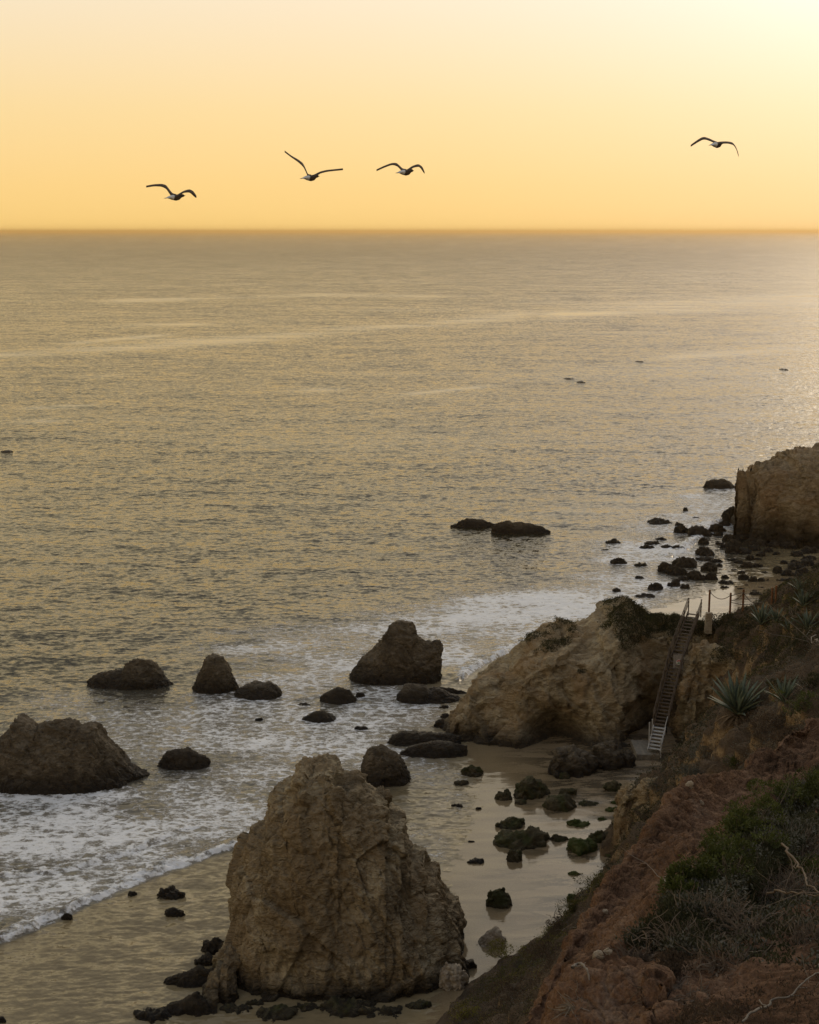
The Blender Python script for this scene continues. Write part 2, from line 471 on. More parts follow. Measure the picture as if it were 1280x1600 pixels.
xs = np.concatenate([np.linspace(-400, -40, 20)[:-1], np.linspace(-40, 70, 420), np.linspace(70, 500, 20)[1:]])
ys = np.concatenate([np.linspace(-60, 50, 12)[:-1], np.linspace(50, 200, 520), np.linspace(200, 1500, 30)[1:]])
gx, gy = np.meshgrid(xs, ys)
gz_ = sand_z(gx.ravel(), gy.ravel())
m, t, b = newmat('beach_sand')
pos = N(t, 'ShaderNodeNewGeometry').outputs['Position']
sp = N(t, 'ShaderNodeSeparateXYZ'); t.links.new(pos, sp.inputs[0])
nz = noise_tex(t, mapping(t, pos, (.25, .9, .25), (0, 0, .1)), 1.0, 4, .6)
wl = math_node(t, 'ADD', sp.outputs[2], math_node(t, 'MULTIPLY', math_node(t, 'SUBTRACT', nz.outputs[0], .5), .34))
ng = noise_tex(t, pos, 12, 3, .7)
sc_ = ramp(t, wl, [(.10, (.18, .135, .075)), (.40, (.25, .19, .12)), (.58, (.38, .30, .215))])
sc_ = mixc(t, .25, sc_, ramp(t, ng.outputs[0], [(.3, (.05, .04, .03)), (.7, (.3, .25, .2))]))
nw = noise_tex(t, mapping(t, pos, (.22, .8, 1), (0, 0, -.08)), 1.0, 6, .68, .4); nw2 = noise_tex(t, pos, 5, 4, .8)
zone = ramp(t, math_node(t, 'MULTIPLY', sp.outputs[2], 1.0), [(.08, 0.0), (.22, 1.0), (.62, 1.0), (.8, .3)])
wd = math_node(t, 'MULTIPLY', zone, ramp(t, math_node(t, 'ADD', nw.outputs[0], math_node(t, 'MULTIPLY', math_node(t, 'SUBTRACT', nw2.outputs[0], .5), .18)), [(.47, 0.0), (.54, .85)]))
sc_ = mixc(t, wd, sc_, (.045, .036, .024))
t.links.new(sc_, b.inputs['Base Color'])
t.links.new(ramp(t, wl, [(.12, .10), (.34, .2), (.48, .5), (.60, .85)]), b.inputs['Roughness'])
b.inputs['IOR'].default_value = 1.45; b.inputs['Specular IOR Level'].default_value = .8
bp = N(t, 'ShaderNodeBump'); bp.inputs['Strength'].default_value = .25; bp.inputs['Distance'].default_value = .05
nb = noise_tex(t, mapping(t, pos, (.5, 1.6, 1)), 1.2, 3, .5); t.links.new(nb.outputs[0], bp.inputs['Height']); t.links.new(bp.outputs[0], b.inputs['Normal'])
M_sand = m
tag(mesh_np('beach', np.stack([gx.ravel(), gy.ravel(), gz_], 1), grid_faces(len(ys), len(xs)), M_sand), kind='structure')

# --- sea: a fan of water, fine near the shore and coarse towards the horizon
iy = np.linspace(1 / 50.0, 1 / 60000.0, 1250); Y = 1 / iy
NC = 820; ax = np.linspace(-.40, .40, NC)
YY = np.repeat(Y[:, None], NC, 1); XX = YY * ax[None]
x, y = XX.ravel(), YY.ravel()
px, py = proj(x, y, np.zeros_like(x))
depth = -sand_z(x, y)                      # water depth
deep = np.clip(depth / 1.5, 0, 1)
# surface waves
near = np.clip(1.6 - y / 420, 0, 1)
wx = x + 3 * fbm2(x * .03, y * .03, 2, 31); wy = y + 4 * fbm2(x * .025, y * .04, 2, 37)
ph = wy * .62 + wx * .10 + 1.5 * fbm2(x * .05, y * .05, 2, 41)
swell = (np.exp(np.sin(ph) * 1.1) - 1.2) * .07 * (.5 + .5 * fbm2(x * .04, y * .08, 2, 43))
chop = .050 * fbm2(wx * .75 + wy * .2, wy * 1.9, 4, 51, .62, True) + .03 * fbm2(wx * 1.9, wy * 4.2, 3, 57, .6)
rip = .042 * fbm2(wx * .8 - wy * .15, wy * 2.6, 4, 61, .6, True)
FRONT1 = [(-260, 1600), (-120, 1530), (0, 1475), (50, 1455), (100, 1432), (150, 1408), (190, 1392), (240, 1368), (290, 1352), (330, 1336), (375, 1322), (420, 1300)]
f1y = np.interp(px, [p_[0] for p_ in FRONT1], [p_[1] for p_ in FRONT1])
quiet = np.clip((py - f1y - 1) / 6, 0, 1) * (px < 640) * (py > 1280)
sh_ = deep * (1 - .8 * quiet)
zw = near * (sh_ * (swell + chop) + (1 - sh_) * rip * 1.3)


def polydist(pl, xq, yq):
    """distance to a polyline, and side (+ = seaward)"""
    best = np.full(len(xq), 1e9); side = np.zeros(len(xq))
    for (ax_, ay_), (bx, by) in zip(pl[:-1], pl[1:]):
        dx, dy = bx - ax_, by - ay_; l2 = dx * dx + dy * dy
        tt = np.clip(((xq - ax_) * dx + (yq - ay_) * dy) / l2, 0, 1)
        ex, ey = xq - ax_ - tt * dx, yq - ay_ - tt * dy
        dd = np.hypot(ex, ey); mk = dd < best
        best = np.where(mk, dd, best); side = np.where(mk, np.sign(dx * ey - dy * ex), side)
    return best, side


FRONT2 = [(-60, 1375), (40, 1368), (110, 1360), (190, 1340), (250, 1318), (300, 1296)]
FRONT3 = [(725, 1062), (760, 1036), (800, 1016), (850, 1000), (900, 985), (960, 962), (1000, 940)]
FRONT4 = [(470, 1095), (520, 1085), (580, 1078), (640, 1075)]
FRONT5 = [(1055, 868), (1075, 858), (1090, 845), (1100, 832), (1125, 815), (1150, 805)]
SWELLS = [([(330, 1045), (420, 1030), (520, 1022), (620, 1015)], .32), ([(200, 1060), (280, 1040), (340, 1028)], .26),
          ([(380, 985), (480, 975), (600, 960), (700, 950)], .30), ([(250, 1020), (330, 1008), (400, 1000)], .24),
          ([(0, 980), (90, 975), (190, 970)], .22), ([(420, 1240), (560, 1250), (640, 1235)], .1), ([(260, 1235), (330, 1228), (420, 1222)], .2)]
nearv = (y < 230)
xi, yi = x[nearv], y[nearv]
jx = xi + .5 * fbm2(xi * .5, yi * .5, 3, 71); jy = yi + .7 * fbm2(xi * .5, yi * .5, 3, 73)
foamn = np.zeros(len(xi)); zadd = np.zeros(len(xi))
for pl, wf, hh, st_ in ((FRONT1, 1.5, .24, .74), (FRONT2, .9, .16, .70), (FRONT3, 2.0, .3, .74), (FRONT4, 1.0, .12, .5), (FRONT5, 2.6, .35, .74)):
    g = [tuple(G(*p)[:2]) for p in pl]
    d, sd = polydist(g, jx, jy)
    d = d * sd                                   # + seaward
    wf = wf * np.clip(.9 + .9 * fbm2(xi * .3, yi * .3, 3, 83), .3, 2)
    foamn = np.maximum(foamn, (st_ + .12 * fbm2(xi * 2, yi * 2.5, 3, 85)) * np.where(d > 0, np.exp(-(d / wf) ** 2), np.exp(-(d / .15) ** 2)))
    hn = np.clip(.7 + .55 * fbm2(xi * .35, yi * .5, 2, 77) + .8 * fbm2(xi * 1.6, yi * 2.0, 4, 78, .65, True), 0, 2)
    zadd += hh * hn * np.where(d > -.05, np.exp(-(np.maximum(d - .2, 0) / (wf * .8)) ** 2) * np.clip((d + .05) / .3, 0, 1), 0)
for pl, hh in SWELLS:
    g = [tuple(G(*p)[:2]) for p in pl]
    d, sd = polydist(g, jx, jy); d = d * sd
    zadd += .45 * hh * (.6 + .8 * fbm2(xi * .25, yi * .5, 2, 79)) * np.where(d > 0, np.exp(-(d / 2.2) ** 2), np.exp(-(d / 1.0) ** 2))
foam = np.zeros(len(x)); foam[nearv] = foamn
bump_f = np.zeros(len(x)); bump_f[nearv] = foamn
zw[nearv] += zadd
# landward of the first wave front the water is a thin quiet sheet
BL = [  # patches of broken water: centre px, radii px, density
    (90, 1300, 280, 66, .66), (60, 1400, 180, 50, .60), (190, 1340, 150, 44, .58), (330, 1265, 130, 66, .54), (230, 1150, 210, 60, .50),
    (400, 1130, 190, 60, .54), (520, 1160, 140, 56, .56), (600, 1120, 110, 44, .56), (540, 1015, 230, 46, .54), (690, 985, 190, 44, .60), (420, 1030, 120, 34, .38),
    (790, 972, 150, 46, .70), (890, 945, 150, 36, .70), (970, 920, 110, 32, .64), (700, 1020, 70, 30, .62), (600, 1085, 110, 16, .58),
    (440, 1070, 150, 34, .50), (1100, 785, 60, 20, .60), (1135, 765, 35, 14, .62), (1060, 820, 110, 20, .56), (1000, 868, 110, 30, .58), (1045, 862, 24, 16, .70),
    (990, 900, 70, 20, .54), (70, 1245, 200, 22, .64), (640, 1200, 80, 24, .42), (690, 1215, 60, 18, .34), (660, 1330, 50, 40, .30),
    (600, 1180, 50, 18, .52), (400, 1210, 110, 50, .50), (150, 1100, 150, 26, .30), (340, 1090, 90, 16, .44), (700, 1250, 40, 30, .30)]
jn = fbm2(x * .16, y * .3, 3, 81)
for cx, cy, rx, ry, dn in BL:
    e = ((px - cx) / rx) ** 2 + ((py - cy) / ry) ** 2
    foam = np.maximum(foam, np.where(y < 300, dn * np.exp(-np.maximum(e - .25 + .5 * jn, 0) ** 1.1), 0))
# keep foam off the quiet sheet
foam *= np.clip(.92 + .38 * fbm2(x * .10 + y * .05, y * .30 - x * .06, 3, 87), .45, 1.2)
foam *= 1 - .97 * quiet * (px < 430)
# slicks: smoother water that mirrors the low sky
slick = np.zeros(len(x))
nf = 9 * fbm2(x * .004, y * .008, 3, 91)
for pl, w in (([(-100, 560), (150, 544), (400, 528), (600, 508), (750, 494), (860, 488)], 7), ([(130, 472), (300, 468), (520, 463), (720, 466)], 3.5),
              ([(820, 494), (1000, 480), (1150, 474), (1400, 460)], 8), ([(150, 510), (350, 505)], 3), ([(0, 640), (180, 632)], 3),
              ([(430, 612), (560, 608)], 4), ([(100, 590), (220, 586)], 3), ([(0, 660), (130, 655)], 4), ([(600, 620), (800, 600)], 3), ([(1000, 560), (1280, 545)], 5),
              ([(60, 540), (300, 520)], 3), ([(820, 800), (1050, 780), (1180, 770)], 9), ([(880, 850), (1000, 835)], 6)):
    yy_ = np.interp(px, [p[0] for p in pl], [p[1] for p in pl], left=-999, right=-999)
    ends = np.clip((px - pl[0][0]) / 60, 0, 1) * np.clip((pl[-1][0] - px) / 60, 0, 1)
    slick = np.maximum(slick, ends * np.exp(-((py - yy_ + nf * np.clip(w / 6, .4, 1)) / w) ** 2))
big = fbm2(x * .012, y * .03, 4, 95)
slick = np.clip(slick * (.65 + .7 * fbm2(x * .02, y * .12, 3, 99)) + .30 * np.clip(big * 2.0 - .2, 0, 1), 0, 1)
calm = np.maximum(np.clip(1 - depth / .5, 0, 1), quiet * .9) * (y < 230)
milk = np.clip(foam * 1.3, 0, 1) * (y < 260)
far = np.clip((np.log(np.maximum(y, 1)) - math.log(130)) / (math.log(2500) - math.log(130)), 0, 1)
m, t, b = newmat('sea_water')
at = lambda n_: N(t, 'ShaderNodeAttribute', attribute_name=n_).outputs['Fac']
pos = N(t, 'ShaderNodeNewGeometry').outputs['Position']; nrm = N(t, 'ShaderNodeNewGeometry').outputs['Normal']
aF, aS, aC, aD = at('foam'), at('slick'), at('calm'), at('far')
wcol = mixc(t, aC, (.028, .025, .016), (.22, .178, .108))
wcol = mixc(t, math_node(t, 'MULTIPLY', at('milk'), .7), wcol, (.27, .26, .24))
# lacy foam
wv = noise_tex(t, pos, 1.1, 3, .6)
wp = N(t, 'ShaderNodeVectorMath', operation='MULTIPLY_ADD'); t.links.new(wv.outputs[1], wp.inputs[0]); wp.inputs[1].default_value = (1.1, 1.1, 0); t.links.new(mapping(t, pos, (.75, 1.1, 1)), wp.inputs[2])
v1 = N(t, 'ShaderNodeTexVoronoi', feature='DISTANCE_TO_EDGE'); v1.inputs['Scale'].default_value = .9; t.links.new(wp.outputs[0], v1.inputs['Vector'])
v2 = N(t, 'ShaderNodeTexVoronoi', feature='DISTANCE_TO_EDGE'); v2.inputs['Scale'].default_value = 2.7; t.links.new(wp.outputs[0], v2.inputs['Vector'])
fn = noise_tex(t, mapping(t, pos, (1, 1.7, 1)), 1.6, 6, .72)
fine = noise_tex(t, mapping(t, pos, (1, 1.6, 1)), 7, 3, .7)
lace = math_node(t, 'ADD', math_node(t, 'MULTIPLY', math_node(t, 'MINIMUM', v1.outputs[0], .4), .9), math_node(t, 'MULTIPLY', math_node(t, 'MINIMUM', v2.outputs[0], .3), .5))
lv = math_node(t, 'ADD', math_node(t, 'ADD', math_node(t, 'MULTIPLY', fn.outputs[0], .95), math_node(t, 'MULTIPLY', lace, .8)), math_node(t, 'MULTIPLY', fine.outputs[0], .28))
# density d -> foam where value below threshold
th = math_node(t, 'ADD', math_node(t, 'MULTIPLY', aF, .74), .46)
fm = N(t, 'ShaderNodeMapRange'); fm.interpolation_type = 'SMOOTHSTEP'
t.links.new(math_node(t, 'SUBTRACT', th, lv), fm.inputs[0])
for i, v in enumerate((-.06, .26, 0.0, 1.0)): fm.inputs[i + 1].default_value = v
fmask = math_node(t, 'MULTIPLY', fm.outputs[0], math_node(t, 'MULTIPLY', math_node(t, 'MINIMUM', math_node(t, 'MULTIPLY', aF, 6.0), 1.0), .88))
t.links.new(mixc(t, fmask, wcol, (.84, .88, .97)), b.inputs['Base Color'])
t.links.new(math_node(t, 'ADD', math_node(t, 'MULTIPLY', fmask, .6), math_node(t, 'ADD', .07, math_node(t, 'MULTIPLY', aD, .10))), b.inputs['Roughness'])
b.inputs['IOR'].default_value = 1.33
# wind ripples tilt the surface
r1 = noise_tex(t, mapping(t, pos, (.9, 1.9, 1), (0, 0, .08)), 1.0, 4, .65)
r2 = noise_tex(t, mapping(t, pos, (.30, .80, 1), (0, 0, -.05)), 1.0, 3, .6)
r3 = noise_tex(t, mapping(t, pos, (.045, .10, 1), (0, 0, .03)), 1.0, 4, .65)


def cen(col, kx, ky):
    v = N(t, 'ShaderNodeVectorMath', operation='SUBTRACT'); t.links.new(col, v.inputs[0]); v.inputs[1].default_value = (.5, .5, .5)
    s = N(t, 'ShaderNodeVectorMath', operation='MULTIPLY'); t.links.new(v.outputs[0], s.inputs[0]); s.inputs[1].default_value = (kx, ky, 0); return s.outputs[0]


def vadd(a_, b_):
    v = N(t, 'ShaderNodeVectorMath', operation='ADD'); t.links.new(a_, v.inputs[0]); t.links.new(b_, v.inputs[1]); return v.outputs[0]


r0 = noise_tex(t, mapping(t, pos, (2.2, 5.0, 1), (0, 0, .05)), 1.0, 3, .6)
tilt = vadd(vadd(vadd(cen(r1.outputs[1], .55, 1.1), cen(r2.outputs[1], .22, .45)), cen(r3.outputs[1], .12, .30)), cen(r0.outputs[1], .35, .7))
amp_ = math_node(t, 'MULTIPLY', math_node(t, 'MULTIPLY', math_node(t, 'ADD', 1.0, math_node(t, 'MULTIPLY', aD, .9)), math_node(t, 'SUBTRACT', 1.0, math_node(t, 'MULTIPLY', aS, .94))), math_node(t, 'SUBTRACT', 1.0, math_node(t, 'MULTIPLY', aC, .05)))
# at grazing angles the wave sides turned to the shore are the ones seen
bc = N(t, 'ShaderNodeCombineXYZ'); t.links.new(math_node(t, 'MULTIPLY', math_node(t, 'ADD', .0, math_node(t, 'MULTIPLY', aD, .105)), -1.0), bc.inputs[1]); tilt = vadd(tilt, bc.outputs[0])
vs = N(t, 'ShaderNodeVectorMath', operation='SCALE'); t.links.new(tilt, vs.inputs[0]); t.links.new(amp_, vs.inputs['Scale'])
vn = N(t, 'ShaderNodeVectorMath', operation='NORMALIZE'); t.links.new(vadd(vs.outputs[0], nrm), vn.inputs[0])
bp = N(t, 'ShaderNodeBump'); bp.inputs['Strength'].default_value = .8; bp.inputs['Distance'].default_value = .12
t.links.new(math_node(t, 'MULTIPLY', fmask, math_node(t, 'ADD', fn.outputs[0], fine.outputs[0])), bp.inputs['Height']); t.links.new(vn.outputs[0], bp.inputs['Normal'])
t.links.new(bp.outputs[0], b.inputs['Normal'])
M_water = m
zw -= np.clip((y - 3000) / 60000, 0, 1) * 0
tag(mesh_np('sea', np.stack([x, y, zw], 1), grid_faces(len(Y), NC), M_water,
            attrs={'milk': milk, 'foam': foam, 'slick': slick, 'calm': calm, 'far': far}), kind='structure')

# ================================================================== ROCKS
def near_rock(name, pts, base, mat, label, dr=.4, res=.16, amp=.3, seed=1, **kw):
    """outline in view, foot at pixel row base; the depth follows from its width"""
    w = (max(p[0] for p in pts) - min(p[0] for p in pts))
    cxm = sum(p[0] for p in pts) / len(pts)
    g0 = G(cxm, base); wm = w * g0[1] / F; D = max(.5, wm * dr * .5)
    Yc = g0[1] + D * .85
    cr = outline(pts, Yc)
    kw.setdefault('prof', [(1, 0), (.93, .22), (.76, .54), (.46, .83), (.16, .97), (0, 1)]); kw.setdefault('fine', 1.4); kw.setdefault('facet', .6); kw.setdefault('big', amp * .35); kw.setdefault('bigs', .5)
    return rock(name, cr, D, D, mat, res, amp * .42, seed, label=label, low=amp * .22, **kw)


stack_px = [(316, 1550), (322, 1541), (328, 1528), (334, 1507), (352, 1484), (378, 1466), (372, 1452), (365, 1430), (364, 1400), (366, 1361), (376, 1335), (392, 1302), (416, 1290),
            (427, 1276), (426, 1266), (419, 1258), (422, 1240), (437, 1225), (459, 1216), (461, 1203), (468, 1193), (488, 1186), (512, 1185), (531, 1194), (533, 1215), (558, 1219),
            (572, 1231), (606, 1246), (607, 1268), (630, 1281), (630, 1306), (645, 1332), (667, 1335), (668, 1355), (687, 1361), (698, 1400),
            (716, 1436), (732, 1480), (740, 1501), (744, 1560)]
stack_Y = [69.8, 69.9, 70.2, 70.6, 71.4, 72.6, 73.4] + [74.5] * 28 + [74.5, 74, 73.5, 73.2, 72.5]
rock('sea_stack', outline(stack_px, stack_Y), 6.0, 5.0, M_stack, .075, .24, 3, .85, .66, floor=.30, big=.45, bigs=.28, prof=[(1, 0), (.97, .12), (.88, .35), (.74, .60), (.55, .80), (.38, .92), (.2, .985), (0, 1)], strata=.9, fine=1.15, facet=.4, low=.06,
     dents=[(-3.5, 70, 4.5, 1.2, 2.5, .9), (2.2, 70, 3.0, .9, 3, .8), (-6.5, 71, 1.5, 1.5, 1.0, .5)],
     label='tall tan sandstone sea stack in the foreground, broad at its foot and notched on top', cat='sea stack')
rock('headland_rock', outline([(688, 1190), (698, 1160), (706, 1132), (716, 1108), (735, 1076), (755, 1058), (778, 1045), (803, 1034), (815, 1014), (828, 996), (850, 983),
     (876, 976), (905, 984), (930, 972), (942, 964), (960, 954), (978, 941), (995, 957), (1020, 962), (1050, 964), (1075, 966), (1105, 968),
     (1140, 974), (1200, 985), (1290, 1010), (1330, 1060)],
     [108, 109, 110, 111, 112, 112.5, 113, 113, 113.5, 114, 114.5, 115, 115, 115, 115, 115, 115, 115, 115, 115, 115, 114, 112, 110, 108, 108]),
     11, 8, M_head, .14, .36, 11, .8, .66, floor=.3, big=.6, bigs=.2, facet=.4, prof=[(1, 0), (.97, .14), (.86, .40), (.74, .70), (.66, .88), (.56, .945), (.3, .98), (0, 1)], strata=.8, smooth=.3, fine=1.0, low=.15,
     dcurve=[(2, .15), (5, .40), (8, .7), (11, .92), (15, .98), (16.6, .9), (18, .6), (19.5, .42), (21, .33), (24, .30), (35, .5)],
     dents=[(11.8, 104, .9, 2.2, 1.9, 4.0), (20.6, 103, 1.5, 1.4, 2.6, 2.6), (16, 104, 1.5, 1.5, 1.2, .8), (7.5, 106, 5, .8, 3, .7)],
     kind='structure', label='tan ochre headland')
rock('far_headland', outline([(1158, 850), (1160, 835), (1163, 812), (1167, 792), (1176, 776), (1177, 760), (1177.5, 748), (1179, 741), (1181, 739), (1183, 738), (1186, 733), (1191, 730), (1196, 732),
     (1200, 730), (1217, 728), (1234, 724), (1236, 716), (1240, 711), (1250, 710), (1265, 711), (1280, 707), (1330, 696), (1420, 698), (1560, 720)], 186), 9, 14, M_far, .16, .26, 21,
     .75, .55, floor=.3, strata=.9, fine=1.5, zb=-2, low=.2, big=.7, bigs=.16, dcurve=[(42, .2), (44, .3), (46, .65), (50, .95), (58, 1.05), (80, 1.1)],
     dents=[(48, 178, 2, 1.8, 2.2, 1.8), (51, 178, 1, 1, 2.2, 1.5)], kind='structure')
rock('far_headland', outline([(1157, 850), (1156, 820), (1159, 792), (1162, 776), (1157, 767), (1154.5, 757), (1152.5, 745), (1153, 737), (1157, 735), (1161, 735), (1165, 738), (1166.5, 746), (1167.5, 754), (1170, 770), (1173, 800), (1178, 850)], 185),
     1.2, 1.5, M_far, .09, .10, 24, .8, .6, floor=.6, strata=.6, fine=2, kind='structure', zb=-1)
near_rock('sea_rock', [(-62, 1225), (-50, 1190), (-25, 1165), (0, 1154), (12, 1143), (20, 1136), (22, 1124), (34, 1127), (48, 1137), (58, 1144), (62, 1138), (72, 1135), (84, 1130), (103, 1129),
          (113, 1133), (122, 1140), (130, 1136), (143, 1133), (152, 1138), (158, 1150), (166, 1162), (184, 1180), (200, 1199), (216, 1208), (229, 1215), (233, 1230)], 1240, M_sea,
          'long dark jagged sea rock cut off by the left edge above the white surf', .55, .10, .38, 5, strata=.8)
near_rock('sea_rock', [(136, 1064), (153, 1052), (172, 1049), (190, 1048), (198, 1038), (207, 1033), (232, 1032), (240, 1036), (247, 1045), (256, 1058), (272, 1073)], 1079, M_sea,
          'low dark sea rock with a hump on its right, farthest left of the mid-water rocks', .55, .10, .28, 6)
near_rock('sea_rock', [(298, 1081), (302, 1070), (307, 1057), (315, 1045), (321, 1031), (330, 1026), (338, 1024), (348, 1029), (354, 1036), (358, 1046), (364, 1057), (373, 1076)], 1085, M_sea,
          'dark pyramid shaped sea rock with a pointed top, left of the rounded one', .9, .09, .28, 7)
near_rock('sea_rock', [(364, 1090), (369, 1080), (375, 1075), (386, 1071), (397, 1066), (409, 1069), (420, 1066), (432, 1071), (439, 1078), (440, 1091)], 1096, M_sea,
          'rounded dark sea rock right beside the pyramid shaped rock', .9, .08, .22, 8)
near_rock('sea_rock', [(544, 1064), (550, 1052), (556, 1041), (563, 1033), (570, 1026), (582, 1018), (593, 1005), (600, 992), (607, 981), (616, 975), (626, 971), (640, 972), (645, 972),
          (649, 985), (651, 994), (661, 1002), (668, 1005), (680, 1002), (690, 1002), (690, 1014), (688, 1029), (689, 1048), (686, 1066)], 1071, M_sea,
          'tall fin shaped dark sea rock with a slanting peak and square right shoulder', .6, .10, .36, 9, strata=.9)
near_rock('sea_rock', [(500, 1090), (508, 1083), (518, 1079), (528, 1075), (545, 1079), (552, 1086), (557, 1096)], 1102, M_boulder, 'small dark rounded rock in foam left of the fin shaped rock', .9, .07, .16, 10)
near_rock('sea_rock', [(472, 1123), (483, 1116), (495, 1113), (506, 1113), (514, 1116), (524, 1122), (531, 1128)], 1131, M_boulder, 'low flat dark rock in foam, nearer than the small rounded one', .8, .07, .14, 12)
near_rock('sea_rock', [(620, 1085), (629, 1078), (633, 1071), (641, 1069), (650, 1070), (664, 1072), (671, 1080), (680, 1078), (687, 1077), (694, 1079), (701, 1084), (713, 1088), (727, 1094)], 1101, M_sea,
          'long low dark rock ledge below the fin shaped rock, beside the headland tip', .5, .08, .2, 13)
near_rock('rock_ledge', [(668, 1077), (678, 1073), (692, 1074), (708, 1076), (730, 1082)], 1086, M_boulder, 'thin dark ledge of rock just behind the long low ledge', .3, .08, .12, 14)
near_rock('rock_ledge', [(605, 1160), (613, 1150), (625, 1145), (645, 1144), (662, 1146), (690, 1146), (720, 1150)], 1168, M_sea, 'flat dark rock shelf running out from the left foot of the headland', .4, .08, .2, 15)
near_rock('rock_ledge', [(626, 1176), (640, 1168), (660, 1163), (690, 1158), (730, 1165)], 1186, M_sea, 'lower dark rock shelf at the left foot of the headland, nearest the water', .4, .08, .2, 16)
near_rock('boulder', [(566, 1220), (566, 1200), (566, 1187), (577, 1171), (590, 1168), (597, 1167), (610, 1173), (618, 1177), (626, 1187), (634, 1196), (635, 1206), (642, 1213), (640, 1222)], 1231, M_sea,
          'big rounded dark boulder in shallow water just behind the tan stack', .95, .08, .26, 17)
near_rock('sea_rock', [(248, 1192), (256, 1182), (266, 1174), (280, 1172), (294, 1172), (303, 1178), (312, 1180), (320, 1182), (328, 1189), (327, 1199)], 1205, M_boulder,
          'oval dark rock alone in foam between the jagged rock and the tan stack', .75, .07, .2, 18)
near_rock('sea_rock', [(704, 821), (714, 818), (722, 813), (738, 809.5), (752, 812), (764, 816), (778, 820)], 825, M_sea, 'left hump of the double dark rock far out in the sea', .3, .12, .20, 19)
near_rock('sea_rock', [(768, 822), (776, 817), (792, 814), (802, 816), (814, 815), (832, 819), (848, 823), (860, 830)], 835, M_sea, 'longer right part of the double dark rock far out in the sea', .28, .12, .22, 20)
near_rock('sea_rock', [(1100, 758), (1104, 751), (1116, 748.5), (1130, 748.5), (1140, 752), (1152, 761)], 764, M_sea, 'flat topped dark sea rock just left of the far headland pinnacles', .5, .2, .25, 22)
near_rock('rock_ledge', [(240, 1583), (255, 1576), (269, 1568), (290, 1562), (300, 1556), (308, 1552), (318, 1562), (333, 1569), (336, 1582)], 1590, M_boulder,
          'low craggy dark rock in the shallows below the tan stack, near the bottom edge', .5, .06, .18, 23)
near_rock('rock_ledge', [(256, 1533), (272, 1526), (285, 1521), (300, 1517), (312, 1512), (326, 1516), (345, 1512), (360, 1520)], 1546, M_boulder,
          'craggy dark rock spur joined to the left foot of the tan stack', .5, .06, .2, 24)

